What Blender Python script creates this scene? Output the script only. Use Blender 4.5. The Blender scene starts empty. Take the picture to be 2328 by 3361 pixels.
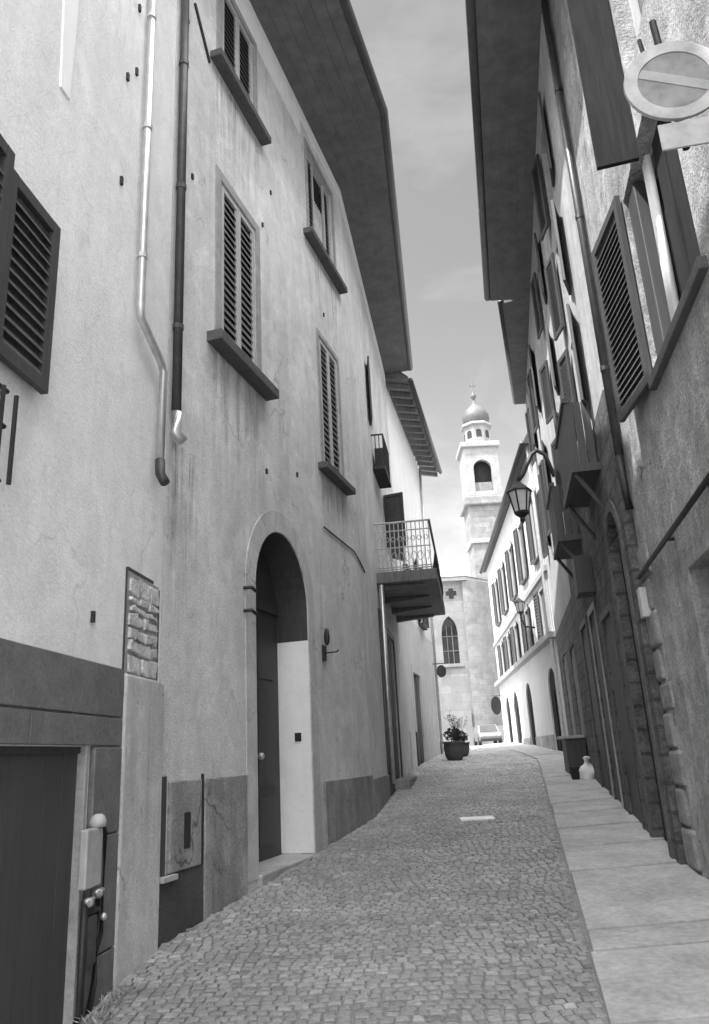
import bpy, bmesh, math, random
from mathutils import Vector
from mathutils.noise import noise_vector as nz, noise as nsc
random.seed(7)
R = math.radians
S = bpy.context.scene
COL = S.collection

# ------------------------------------------------------------------ materials
def nd(nt, t, **kw):
    n = nt.nodes.new(t)
    for k, v in kw.items():
        setattr(n, k, v)
    return n

def grey(v):
    return (v, v, v, 1)

def ramp(nt, src, p0, v0, p1, v1):
    r = nd(nt, 'ShaderNodeMapRange'); r.clamp = True
    r.inputs['From Min'].default_value = p0; r.inputs['From Max'].default_value = p1
    r.inputs['To Min'].default_value = v0; r.inputs['To Max'].default_value = v1
    nt.links.new(src, r.inputs['Value'])
    return r.outputs['Result']

def mul(nt, a, b):
    m = nd(nt, 'ShaderNodeMath', operation='MULTIPLY')
    for i, s in enumerate((a, b)):
        if isinstance(s, (int, float)): m.inputs[i].default_value = s
        else: nt.links.new(s, m.inputs[i])
    return m.outputs[0]

def noise(nt, vec, scale, detail=4, rough=.55, dist=0):
    n = nd(nt, 'ShaderNodeTexNoise')
    n.inputs['Scale'].default_value = scale; n.inputs['Detail'].default_value = detail
    n.inputs['Roughness'].default_value = rough; n.inputs['Distortion'].default_value = dist
    nt.links.new(vec, n.inputs['Vector'])
    return n.outputs['Fac']

def scaled(nt, vec, x, y, z):
    m = nd(nt, 'ShaderNodeMapping'); m.inputs['Scale'].default_value = (x, y, z)
    nt.links.new(vec, m.inputs['Vector'])
    return m.outputs['Vector']

def base_mat(name, rough):
    m = bpy.data.materials.new(name); m.use_nodes = True
    nt = m.node_tree; b = nt.nodes['Principled BSDF']
    b.inputs['Roughness'].default_value = rough
    pos = nd(nt, 'ShaderNodeNewGeometry').outputs['Position']
    return m, nt, b, pos

def finish(nt, b, val, height=None, strength=.3, dist=.02):
    c = nd(nt, 'ShaderNodeCombineColor')
    for i in range(3): nt.links.new(val, c.inputs[i])
    nt.links.new(c.outputs[0], b.inputs['Base Color'])
    if height is not None:
        bp = nd(nt, 'ShaderNodeBump'); bp.inputs['Strength'].default_value = strength
        bp.inputs['Distance'].default_value = dist
        nt.links.new(height, bp.inputs['Height']); nt.links.new(bp.outputs[0], b.inputs['Normal'])

def plaster(name, v, var=.18, streak=.18, grain=.12, bump=.35, rough=.92, spots=.0, big=.5, wear=0):
    m, nt, b, pos = base_mat(name, rough)
    n1 = ramp(nt, noise(nt, pos, big, 5, .6, .6), .3, 1 - var, .7, 1 + var * .6)
    n2 = ramp(nt, noise(nt, scaled(nt, pos, 1, 1, .16), 3.2, 5, .6, .3), .35, 1 - streak, .65, 1 + streak * .5)
    n3 = ramp(nt, noise(nt, pos, 38, 3), .3, 1 - grain, .7, 1 + grain)
    n4 = ramp(nt, noise(nt, pos, 5.5, 6, .65), .35, 1 - var * .6, .65, 1 + var * .4)
    val = mul(nt, mul(nt, mul(nt, n1, n2), mul(nt, n3, n4)), v)
    if wear:
        pt = ramp(nt, noise(nt, pos, .8, 7, .62, 1.2), .545, 1, .565, 1 + wear * .5)           # made-good patches
        sc = ramp(nt, noise(nt, scaled(nt, pos, 1.6, 1.6, 1), 2.6, 8, .7, .8), .60, 1, .66, 1 - wear)   # grime
        dr = ramp(nt, noise(nt, scaled(nt, pos, 5, 5, .22), 2.2, 4, .55), .62, 1, .72, 1 - wear * .8)   # drips
        vo = nd(nt, 'ShaderNodeTexVoronoi'); vo.feature = 'DISTANCE_TO_EDGE'; vo.inputs['Scale'].default_value = .55
        wp = nd(nt, 'ShaderNodeVectorMath', operation='ADD'); nn = nd(nt, 'ShaderNodeTexNoise'); nn.inputs['Scale'].default_value = 1.7; nn.inputs['Detail'].default_value = 3
        nt.links.new(pos, nn.inputs['Vector']); nt.links.new(nn.outputs['Color'], wp.inputs[0]); nt.links.new(pos, wp.inputs[1]); nt.links.new(wp.outputs[0], vo.inputs['Vector'])
        cr = ramp(nt, vo.outputs['Distance'], .002, 1 - wear * 1.6, .009, 1)
        mk = ramp(nt, noise(nt, pos, .9, 3), .5, 0, .6, 1)
        mx = nd(nt, 'ShaderNodeMapRange'); mx.inputs['To Min'].default_value = 1; nt.links.new(mk, mx.inputs['Value']); nt.links.new(cr, mx.inputs['To Max'])
        val = mul(nt, mul(nt, mul(nt, val, pt), mul(nt, sc, dr)), mx.outputs[0])
    if spots:
        s = ramp(nt, noise(nt, pos, 11, 2, .5), .66, 1, .74, 1 - spots)
        val = mul(nt, val, s)
    h = nd(nt, 'ShaderNodeMath', operation='ADD')
    nt.links.new(noise(nt, pos, 55, 4, .6), h.inputs[0]); nt.links.new(noise(nt, pos, 7, 4), h.inputs[1])
    finish(nt, b, val, h.outputs[0], bump, .02)
    return m

def stone(name, v, var=.3, scale=6, bump=.5, rough=.85, joints=None):
    m, nt, b, pos = base_mat(name, rough)
    n1 = ramp(nt, noise(nt, pos, scale, 6, .65), .3, 1 - var, .7, 1 + var)
    n2 = ramp(nt, noise(nt, pos, scale * 9, 3), .3, 1 - var * .6, .7, 1 + var * .6)
    val = mul(nt, mul(nt, n1, n2), v)
    hsrc = noise(nt, pos, scale * 5, 5, .6)
    if joints:
        br = nd(nt, 'ShaderNodeTexBrick'); br.offset = .5
        br.inputs['Scale'].default_value = 1; br.inputs['Mortar Size'].default_value = joints[2]
        br.inputs['Mortar Smooth'].default_value = .3
        br.inputs['Brick Width'].default_value = joints[0]; br.inputs['Row Height'].default_value = joints[1]
        br.inputs['Color1'].default_value = grey(1.06); br.inputs['Color2'].default_value = grey(.88)
        br.inputs['Mortar'].default_value = grey(joints[3])
        sx = nd(nt, 'ShaderNodeSeparateXYZ'); nt.links.new(pos, sx.inputs[0])
        ad = nd(nt, 'ShaderNodeMath', operation='ADD'); nt.links.new(sx.outputs[0], ad.inputs[0]); nt.links.new(sx.outputs[1], ad.inputs[1])
        cb = nd(nt, 'ShaderNodeCombineXYZ'); nt.links.new(ad.outputs[0], cb.inputs[0]); nt.links.new(sx.outputs[2], cb.inputs[1])
        nt.links.new(cb.outputs[0], br.inputs['Vector'])
        g = nd(nt, 'ShaderNodeRGBToBW'); nt.links.new(br.outputs['Color'], g.inputs[0])
        val = mul(nt, val, g.outputs[0])
    finish(nt, b, val, hsrc, bump, .02)
    return m

def wood(name, v, var=.3, rough=.6, along=(6, 6, .5), bump=.2):
    m, nt, b, pos = base_mat(name, rough)
    n1 = ramp(nt, noise(nt, scaled(nt, pos, *along), 4, 5, .6, .4), .3, 1 - var, .7, 1 + var)
    n2 = ramp(nt, noise(nt, pos, 1.7, 4), .3, 1 - var * .7, .7, 1 + var * .5)
    finish(nt, b, mul(nt, mul(nt, n1, n2), v), noise(nt, scaled(nt, pos, *along), 14, 4), bump, .01)
    return m

def metal(name, v, rough=.45, metallic=.6, var=.25):
    m, nt, b, pos = base_mat(name, rough)
    b.inputs['Metallic'].default_value = metallic
    n1 = ramp(nt, noise(nt, pos, 9, 5, .6), .3, 1 - var, .7, 1 + var)
    finish(nt, b, mul(nt, n1, v), noise(nt, pos, 40, 3), .1, .005)
    return m

def glass(name, v=.03, rough=.08):
    m, nt, b, pos = base_mat(name, rough)
    n1 = ramp(nt, noise(nt, pos, 2, 3), .3, .7, .7, 1.3)
    finish(nt, b, mul(nt, n1, v))
    return m

def sett_mat():
    m, nt, b, pos = base_mat('porphyry_setts', .7)
    a = nd(nt, 'ShaderNodeAttribute'); a.attribute_name = 'tone'
    n1 = ramp(nt, noise(nt, pos, 45, 4, .6), .3, .78, .7, 1.2)
    n2 = ramp(nt, noise(nt, pos, .9, 4, .6), .3, .84, .7, 1.14)
    finish(nt, b, mul(nt, mul(nt, n1, n2), a.outputs['Fac']), noise(nt, pos, 70, 4, .6), .5, .01)
    return m

M = {}
M['plA'] = plaster('pale_plaster', .88, .08, .05, .07, .3, spots=.05, wear=.10)
M['plB'] = plaster('grey_plaster', .68, .15, .10, .10, .5, wear=.2)
M['plC'] = plaster('light_plaster', .68, .10, .08, .07, wear=.15)
M['plCw'] = plaster('white_plaster', .86, .06, .06, .04)
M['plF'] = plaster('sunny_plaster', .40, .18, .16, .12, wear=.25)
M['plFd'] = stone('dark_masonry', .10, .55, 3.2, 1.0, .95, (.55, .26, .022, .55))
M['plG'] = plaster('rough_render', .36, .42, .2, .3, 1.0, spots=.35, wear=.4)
M['plE'] = plaster('bright_plaster', .58, .06, .08, .05)
M['plPil'] = plaster('pilaster_plaster', .62, .2, .2, .1, spots=.35, wear=.3)
M['plint'] = plaster('plinth_render', .33, .22, .22, .2, .7, big=1.3, wear=.35)
M['plintd'] = plaster('dark_plinth', .075, .25, .25, .15, .6)
M['clad'] = stone('stone_cladding', .165, .22, 5, .3)
M['quoin'] = stone('bare_stone', .60, .32, 6, 1.0)
M['quoinG'] = stone('quoin_stone', .25, .4, 6, .7)
M['sill'] = stone('slate_sill', .09, .25, 6, .4)
M['sill2'] = stone('weathered_surround', .10, .4, 6, .8)
M['ring'] = plaster('door_surround_plaster', .56, .15, .12, .1, wear=.25)
M['jamb'] = stone('grey_stone', .33, .2, 6, .35)
M['white'] = plaster('whitewash', .9, .05, .05, .03, .15)
M['patch'] = plaster('strip_white', .97, .02, .02, .01, .1)
M['slab'] = stone('granite_slab', .41, .26, 2.4, .45, .75)
M['mortar'] = stone('sand_joint', .24, .3, 10, .5)
def stain_mat():
    m, nt, b, pos = base_mat('rain_stain', .95)
    b.inputs['Base Color'].default_value = grey(.16)
    u = nd(nt, 'ShaderNodeTexCoord').outputs['UV']; sx = nd(nt, 'ShaderNodeSeparateXYZ'); nt.links.new(u, sx.inputs[0])
    st = ramp(nt, noise(nt, scaled(nt, pos, 7, 7, .35), 2.0, 5, .6, .2), .42, 0, .72, .75)
    br = ramp(nt, noise(nt, pos, 6, 5, .6), .3, .4, .7, 1)
    fy = ramp(nt, sx.outputs[1], .0, 0, 1.0, 1); e0 = ramp(nt, sx.outputs[0], 0, 0, .15, 1); e1 = ramp(nt, sx.outputs[0], .85, 1, 1, 0)
    al = mul(nt, mul(nt, st, br), mul(nt, fy, mul(nt, e0, e1)))
    nt.links.new(al, b.inputs['Alpha'])
    return m
M['stain'] = stain_mat()
M['oldm'] = stone('old_lime_mortar', .36, .3, 12, .9)
M['dirt'] = stone('dark_joint_dirt', .09, .3, 8, .5)
M['ground'] = stone('earth', .28, .25, .6, .3)
M['sett'] = sett_mat()
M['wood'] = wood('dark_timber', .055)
M['soffit'] = wood('soffit_boards', .13, .22, .7, (1.2, 1.2, 1), .1)
M['shut'] = wood('shutter_paint', .05, .2, .55)
M['pitch'] = wood('pitch_dark_paint', .026, .25, .95)
M['pitch'].node_tree.nodes['Principled BSDF'].inputs['Specular IOR Level'].default_value = .12
M['louv'] = wood('louvre_slats', .09, .2, .6)
M['palew'] = wood('pale_painted_wood', .62, .1, .6)
M['stile'] = wood('faded_stile_paint', .46, .15, .65)
M['slat'] = wood('faded_louvre_paint', .13, .3, .7)
M['greyw'] = wood('weathered_wood', .16, .3, .75)
M['gdoor'] = wood('garage_boards', .062, .16, .6, (9, 9, .3))
M['tile'] = stone('roof_tile', .10, .3, 4, .5)
M['lead'] = stone('stone_roofing', .40, .15, 3, .3)
M['iron'] = metal('wrought_iron', .03, .55, .3)
M['zinc'] = metal('zinc_pipe', .62, .38, .75, .15)
M['dpipe'] = metal('painted_pipe', .06, .45, .2)
M['steel'] = metal('painted_steel', .46, .5, .1, .15)
M['signw'] = metal('faded_white_enamel', .42, .5, 0, .25)
M['signb'] = metal('faded_blue_enamel', .21, .5, 0, .35)
M['signr'] = metal('faded_red_enamel', .33, .5, 0, .18)
M['glass'] = glass('window_glass')
M['dark'] = plaster('dark_interior', .03, .2, .1, .1)
M['church'] = stone('church_stone', .20, .14, 1.4, .5, .9, (1.1, .5, .025, .86))
M['churchr'] = stone('church_rubble', .20, .2, 2.2, .6, .9, (.7, .34, .03, .9))
M['tower'] = stone('tower_stone', .26, .16, 1.4, .4, .9, (.9, .45, .03, .85))
M['towerg'] = stone('tower_ashlar', .20, .24, 1.6, .5, .9, (.9, .45, .03, .8))
M['dome'] = stone('dome_copper', .08, .2, 2, .2, .6)
M['terra'] = stone('terracotta', .10, .25, 6, .3)
M['leaf'] = stone('foliage', .09, .4, 20, .2)
M['leafp'] = stone('pale_leaves', .28, .4, 20, .2)
M['cloth'] = plaster('white_cloth', .8, .06, .05, .03)
M['car'] = metal('white_car_paint', .15, .3, 0, .05)
M['rubber'] = metal('rubber', .02, .8, 0)
M['lampg'] = glass('frosted_lamp_glass', .62, .3)
M['brass'] = metal('bright_brass', .6, .35, .6)

# ------------------------------------------------------------------ geometry helpers
def G(y):
    if y < -12: return -.84
    if y < 14: return .07 * y
    y = min(y, 40); t = y - 14
    return .98 + .07 * t - .07 * t * t / 52

class Frame:
    """a vertical plane: s along it, z up, d out of it towards the street"""
    def __init__(self, a, b, right=False):
        self.a = Vector((a[0], a[1])); v = Vector((b[0] - a[0], b[1] - a[1]))
        self.L = v.length; self.t = v.normalized()
        self.n = Vector((-self.t.y, self.t.x)) if right else Vector((self.t.y, -self.t.x))
        self.right = right
    def p(self, s, z, d=0):
        q = self.a + self.t * s + self.n * d
        return Vector((q.x, q.y, z))
    def leaf(self, s, d, ang):
        """frame hinged at (s,d), turned ang from the wall direction towards the street"""
        q = self.a + self.t * s + self.n * d
        u = self.t * math.cos(ang) + self.n * math.sin(ang)
        return Frame(q, q + u, self.right)

class MB:
    def __init__(self): self.v = []; self.f = []; self.m = []; self.mi = 0; self.tone = []
    def face(self, pts):
        i = len(self.v); self.v += [Vector(p) for p in pts]
        self.f.append(tuple(range(i, i + len(pts)))); self.m.append(self.mi)
    def hexa(self, p):
        i = len(self.v); self.v += [Vector(q) for q in p]
        for f in ((0, 1, 2, 3), (7, 6, 5, 4), (0, 4, 5, 1), (1, 5, 6, 2), (2, 6, 7, 3), (3, 7, 4, 0)):
            self.f.append(tuple(i + k for k in f)); self.m.append(self.mi)
    def box(self, F, s0, s1, z0, z1, d0, d1):
        self.hexa([F.p(s0, z0, d0), F.p(s1, z0, d0), F.p(s1, z1, d0), F.p(s0, z1, d0),
                   F.p(s0, z0, d1), F.p(s1, z0, d1), F.p(s1, z1, d1), F.p(s0, z1, d1)])
    def slat(self, F, s0, s1, z, h, d0, d1, th=.012):
        """tilted slat: top inside, bottom outside"""
        c = []
        for s in (s0, s1):
            c.append([F.p(s, z + h, d0), F.p(s, z + h + th, d0), F.p(s, z + th, d1), F.p(s, z, d1)])
        self.hexa(c[0] + c[1])
    def prism(self, poly, vec):
        vec = Vector(vec); a = [Vector(p) for p in poly]; b = [p + vec for p in a]
        i = len(self.v); n = len(a); self.v += a + b
        self.f.append(tuple(range(i, i + n))); self.m.append(self.mi)
        self.f.append(tuple(range(i + 2 * n - 1, i + n - 1, -1))); self.m.append(self.mi)
        for k in range(n):
            self.f.append((i + k, i + (k + 1) % n, i + n + (k + 1) % n, i + n + k)); self.m.append(self.mi)
    def tube(self, pts, r, n=8, cap=True):
        pts = [Vector(p) for p in pts]; rings = []
        rr = r if isinstance(r, (list, tuple)) else [r] * len(pts)
        for k, p in enumerate(pts):
            d = (pts[min(k + 1, len(pts) - 1)] - pts[max(k - 1, 0)]).normalized()
            u = d.cross(Vector((0, 0, 1)))
            if u.length < .05: u = Vector((1, 0, 0))
            u.normalize(); w = d.cross(u)
            i = len(self.v); rings.append(i)
            for j in range(n):
                a = 2 * math.pi * j / n
                self.v.append(p + (u * math.cos(a) + w * math.sin(a)) * rr[k])
        for k in range(len(pts) - 1):
            for j in range(n):
                a, b = rings[k], rings[k + 1]; j2 = (j + 1) % n
                self.f.append((a + j, a + j2, b + j2, b + j)); self.m.append(self.mi)
        if cap:
            self.f.append(tuple(rings[0] + j for j in range(n))); self.m.append(self.mi)
            self.f.append(tuple(rings[-1] + j for j in reversed(range(n)))); self.m.append(self.mi)
    def lathe(self, c, prof, n=16, rot=0):
        c = Vector(c); rings = []
        for r, z in prof:
            i = len(self.v); rings.append(i)
            for j in range(n):
                a = 2 * math.pi * j / n + rot
                self.v.append(c + Vector((max(r, .001) * math.cos(a), max(r, .001) * math.sin(a), z)))
        for k in range(len(prof) - 1):
            for j in range(n):
                a, b = rings[k], rings[k + 1]; j2 = (j + 1) % n
                self.f.append((a + j, a + j2, b + j2, b + j)); self.m.append(self.mi)
        self.f.append(tuple(rings[0] + j for j in reversed(range(n)))); self.m.append(self.mi)
        self.f.append(tuple(rings[-1] + j for j in range(n))); self.m.append(self.mi)
    def ball(self, c, r, n=10, sz=1):
        self.lathe(c, [(r * math.sin(math.pi * k / 8), -r * sz * math.cos(math.pi * k / 8)) for k in range(9)], n)
    def build(self, name, mats, parent=None, smooth=False, bevel=0, recalc=True):
        if not isinstance(mats, (list, tuple)): mats = [mats]
        off = Vector((0, 0, 0)); p = parent
        while p is not None: off += p.location; p = p.parent
        me = bpy.data.meshes.new(name)
        base = Vector((0, 0, 0))
        if parent is None or parent.type != 'EMPTY':
            xs = [v.x for v in self.v]; ys = [v.y for v in self.v]; zs = [v.z for v in self.v]
            base = Vector(((min(xs) + max(xs)) / 2, (min(ys) + max(ys)) / 2, min(zs))) - off
        me.from_pydata([v - off - base for v in self.v], [], self.f)
        for mt in mats: me.materials.append(mt)
        me.polygons.foreach_set('material_index', self.m)
        if recalc:
            bm = bmesh.new(); bm.from_mesh(me); bmesh.ops.recalc_face_normals(bm, faces=bm.faces); bm.to_mesh(me); bm.free()
        if smooth: me.polygons.foreach_set('use_smooth', [True] * len(me.polygons))
        o = bpy.data.objects.new(name, me); COL.objects.link(o)
        o.location = base
        if parent is not None: o.parent = parent
        if bevel:
            b = o.modifiers.new('bevel', 'BEVEL'); b.width = bevel; b.segments = 2; b.limit_method = 'ANGLE'
        return o

def thing(name, label, cat, loc, group=None):
    o = bpy.data.objects.new(name, None); COL.objects.link(o); o.location = loc
    o.empty_display_size = .3
    o['label'] = label; o['category'] = cat
    if group: o['group'] = group
    return o

def tag(o, label, cat, group=None):
    o['label'] = label; o['category'] = cat
    if group: o['group'] = group
    return o

def structure(o):
    o['kind'] = 'structure'; return o

def arch_pts(s0, s1, zs, rise=None, n=14, pointed=False):
    """from right springing over the crown to left springing, in (s,z)"""
    c = (s0 + s1) / 2; r = (s1 - s0) / 2; rise = r if rise is None else rise
    out = []
    for k in range(n + 1):
        x = -1 + 2 * k / n
        if pointed: h = math.sqrt(max(0, 4 - (abs(x) + 1) ** 2)) / math.sqrt(3)
        else:
            x = -math.cos(math.pi * k / n); h = math.sin(math.pi * k / n)
        out.append((c + r * x, zs + rise * h))
    return out

def facade(mb, F, s0, s1, zb, zt, ops, back=None):
    """front sheet with openings and their reveals; ops: dict s0,s1,z0,z1,dep[,spring,pointed]"""
    ss = sorted(set([s0, s1] + [o[k] for o in ops for k in ('s0', 's1')]))
    zs = sorted(set([zb, zt] + [o[k] for o in ops for k in ('z0', 'z1')]))
    for i in range(len(ss) - 1):
        for j in range(len(zs) - 1):
            cs = (ss[i] + ss[i + 1]) / 2; cz = (zs[j] + zs[j + 1]) / 2
            if any(o['s0'] < cs < o['s1'] and o['z0'] < cz < o['z1'] for o in ops): continue
            mb.face([F.p(ss[i], zs[j]), F.p(ss[i + 1], zs[j]), F.p(ss[i + 1], zs[j + 1]), F.p(ss[i], zs[j + 1])])
    for o in ops:
        a, b, c, d, q = o['s0'], o['s1'], o['z0'], o['z1'], -o['dep']
        top = o.get('spring', d)
        if 'spring' in o:
            ap = arch_pts(a, b, top, d - top, 16, o.get('pointed', False)); h = len(ap) // 2
            for k in range(len(ap) - 1):
                mb.face([F.p(*ap[k]), F.p(*ap[k + 1]), F.p(*ap[k + 1], q), F.p(*ap[k], q)])
                corner = (a, d) if k < h else (b, d)
                mb.face([F.p(*ap[k]), F.p(*ap[k + 1]), F.p(*corner)])
        else:
            mb.face([F.p(a, d), F.p(b, d), F.p(b, d, q), F.p(a, d, q)])
        mb.face([F.p(a, c), F.p(b, c), F.p(b, c, q), F.p(a, c, q)])
        mb.face([F.p(a, c), F.p(a, top), F.p(a, top, q), F.p(a, c, q)])
        mb.face([F.p(b, c), F.p(b, top), F.p(b, top, q), F.p(b, c, q)])
    if back:
        for s in (s0, s1):
            mb.face([F.p(s, zb), F.p(s, zt), F.p(s, zt, -back), F.p(s, zb, -back)])
        mb.face([F.p(s0, zb, -back), F.p(s1, zb, -back), F.p(s1, zt, -back), F.p(s0, zt, -back)])
        mb.face([F.p(s0, zt), F.p(s1, zt), F.p(s1, zt, -back), F.p(s0, zt, -back)])

def louvre_leaf(F, w, z0, z1, name, parent, mats, st=.07, th=.035, pitch=.055, mid=None):
    """a shutter leaf in its own frame: stiles, rails and tilted slats in one mesh"""
    mb = MB()
    mb.box(F, 0, st, z0, z1, 0, th); mb.box(F, w - st, w, z0, z1, 0, th)
    rails = [(z0, z0 + st), (z1 - st, z1)]
    if mid: rails.append((mid - st / 2, mid + st / 2))
    for a, b in rails: mb.box(F, st, w - st, a, b, .002, th - .002)
    mb.mi = 1
    z = z0 + st + .004
    while z < z1 - st - pitch:
        if not (mid and mid - st / 2 - pitch < z < mid + st / 2):
            mb.slat(F, st, w - st, z, pitch * .75, .004, th - .006)
        z += pitch
    mb.mi = len(mats) - 1 if len(mats) < 3 else 2
    mb.face([F.p(st, z0 + st, .003), F.p(w - st, z0 + st, .003), F.p(w - st, z1 - st, .003), F.p(st, z1 - st, .003)])
    return mb.build(name, mats, parent)

def window(F, house, s0, s1, z0, z1, dep, sill=(.12, .1, .2), mats=None, kind='louvre', surround=0):
    """window part of a house with frame, pane, sill, shutter sub-parts"""
    mb = MB(); fr = .04
    for a in ((s0, s0 + fr, z0, z1), (s1 - fr, s1, z0, z1), (s0 + fr, s1 - fr, z0, z0 + fr), (s0 + fr, s1 - fr, z1 - fr, z1)):
        mb.box(F, *a, -dep + .002, -dep + .06)
    if surround:
        for a in ((s0 - surround, s0 - .002, z0 - .002, z1 + surround), (s1 + .002, s1 + surround, z0 - .002, z1 + surround), (s0 - .002, s1 + .002, z1 + .002, z1 + surround)):
            mb.mi = 1; mb.box(F, *a, -.01, .018)
    w = mb.build('window', [M['stile'], M['jamb']], house)
    g = MB(); g.box(F, s0 + .01, s1 - .01, z0 + .01, z1 - .01, -dep - .03, -dep)
    g.build('pane', M['glass'], w)
    if sill:
        o, h, dd = sill
        q = MB(); q.box(F, s0 - o, s1 + o, z0 - h, z0 - .001, -dep * .5, dd)
        q.build('sill', M['sill'], w, bevel=.008)
    if kind == 'louvre':
        c = (s0 + s1) / 2
        for a, b in ((s0 + fr, c - .004), (c + .004, s1 - fr)):
            lf = F.leaf(a, -dep + .062, 0)
            louvre_leaf(lf, b - a, z0 + fr, z1 - fr, 'shutter', w, [M['stile'], M['slat'], M['pitch']], .05, .035, .095)
    return w

def rain_stain(F, house, s0, s1, z1, z0):
    mb = MB(); mb.face([F.p(s0, z0, .0035), F.p(s1, z0, .0035), F.p(s1, z1, .0035), F.p(s0, z1, .0035)])
    o = mb.build('rain_stain', M['stain'], house, recalc=False)
    uv = o.data.uv_layers.new(name='u')
    for k, c in enumerate(((0, 0), (1, 0), (1, 1), (0, 1))): uv.data[k].uv = c
    return o

def poly_roof(name, mats, parent, inner, outer, zi, zo, rise, th=.16):
    """eave slab between a wall line and an outer eave line (lists of xy), sloping up behind the wall"""
    mb = MB(); n = len(inner)
    for k in range(n - 1):
        i0, i1, o0, o1 = [Vector(q) for q in (inner[k], inner[k + 1], outer[k], outer[k + 1])]
        mb.hexa([(i0.x, i0.y, zi), (i1.x, i1.y, zi), (o1.x, o1.y, zo), (o0.x, o0.y, zo),
                 (i0.x, i0.y, zi + th + rise * .25), (i1.x, i1.y, zi + th + rise * .25), (o1.x, o1.y, zo + th), (o0.x, o0.y, zo + th)])
        b0 = i0 + (i0 - o0).normalized() * 4; b1 = i1 + (i1 - o1).normalized() * 4
        mb.mi = 1
        z2 = zi + th + rise * .25 + .004
        mb.hexa([(o0.x, o0.y, zo + th + .004), (o1.x, o1.y, zo + th + .004), (i1.x, i1.y, z2), (i0.x, i0.y, z2),
                 (o0.x, o0.y, zo + th + .06), (o1.x, o1.y, zo + th + .06), (i1.x, i1.y, z2 + .06), (i0.x, i0.y, z2 + .06)])
        mb.hexa([(i0.x, i0.y, z2), (i1.x, i1.y, z2), (b1.x, b1.y, z2 + rise), (b0.x, b0.y, z2 + rise),
                 (i0.x, i0.y, z2 + .06), (i1.x, i1.y, z2 + .06), (b1.x, b1.y, z2 + rise + .06), (b0.x, b0.y, z2 + rise + .06)])
        mb.mi = 0
    return mb.build(name, mats, parent)

def soffit_planks(parent, inner, outer, zi, zo, n=6):
    mb = MB()
    for k in range(len(inner) - 1):
        i0, i1, o0, o1 = [Vector(q) for q in (inner[k], inner[k + 1], outer[k], outer[k + 1])]
        for j in range(n):
            f0, f1 = (j + .008) / n, (j + .992) / n; dz = random.uniform(.002, .005)
            P = lambda a, b, f, d: (*(a.lerp(b, f)), zi + (zo - zi) * f - d)
            mb.hexa([P(i0, o0, f0, .002), P(i1, o1, f0, .002), P(i1, o1, f1, .002), P(i0, o0, f1, .002),
                     P(i0, o0, f0, .014 + dz), P(i1, o1, f0, .014 + dz), P(i1, o1, f1, .014 + dz), P(i0, o0, f1, .014 + dz)])
    return mb.build('soffit_boards', M['soffit'], parent)

def gutter(parent, outer, z, r=.075, mat='dpipe'):
    mb = MB(); mb.tube([(x, y, z) for x, y in outer], r, 10)
    return mb.build('gutter', M[mat], parent, smooth=True)

def arch_band(mb, F, s0, s1, zbase, zs, wd, d0, d1, z_top=None):
    """stone surround following jambs and arch"""
    r = (s1 - s0) / 2
    inn = arch_pts(s0, s1, zs, None if z_top is None else z_top - zs, 18); out = arch_pts(s0 - wd, s1 + wd, zs, None if z_top is None else z_top - zs + wd, 18)
    inn = [(s0, zbase)] + inn + [(s1, zbase)]; out = [(s0 - wd, zbase)] + out + [(s1 + wd, zbase)]
    for k in range(len(inn) - 1):
        q = [inn[k], inn[k + 1], out[k + 1], out[k]]
        mb.hexa([F.p(*a, d0) for a in q] + [F.p(*a, d1) for a in q])

# ------------------------------------------------------------------ frames of the street
A = Frame((-2.63, -4.0), (-1.64, 6.31)); AO = math.hypot(.99, 10.31) - math.hypot(.414, 4.31)   # s offset: old s + AO
A = Frame((-2.054, 2.0), (-1.64, 6.31))
B1 = Frame((-1.64, 6.31), (.04, 12.0))
B2 = Frame((.04, 12.0), (1.05, 19.5))
Cw = Frame((1.05, 19.5), (2.36, 26.0))
Gw = Frame((2.1125, 3.0), (2.92, 7.75), True)
Fw = Frame((2.87, 8.0), (5.03, 20.0), True)
Ew = Frame((5.3, 21.0), (6.45, 37.5), True)
def kerb(y):
    return 1.2 + .197 * (y - 4.61) if y < 20.5 else 4.33 + .07 * (y - 20.5)

# ------------------------------------------------------------------ ground, street, pavement
def build_ground():
    mb = MB(); ys = [-200, -60, -30, -12, -6, 0, 4, 8, 12, 14] + [14 + 2 * k for k in range(1, 14)] + [60, 100, 200, 500, 1500]
    xs = [-1500, -200, -30, -8, 0, 8, 30, 200, 1500]
    for i in range(len(xs) - 1):
        for j in range(len(ys) - 1):
            mb.face([(x, y, G(y) - .06) for x, y in ((xs[i], ys[j]), (xs[i + 1], ys[j]), (xs[i + 1], ys[j + 1]), (xs[i], ys[j + 1]))])
    structure(mb.build('ground', M['ground']))
build_ground()

def left_edge(y):
    if y < 6.31: return -1.64 + .0958 * (y - 6.31) 
    if y < 12: return -1.64 + .2953 * (y - 6.31)
    if y < 19.5: return .04 + .1347 * (y - 12)
    return 1.05 + .2015 * (y - 19.5)

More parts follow.
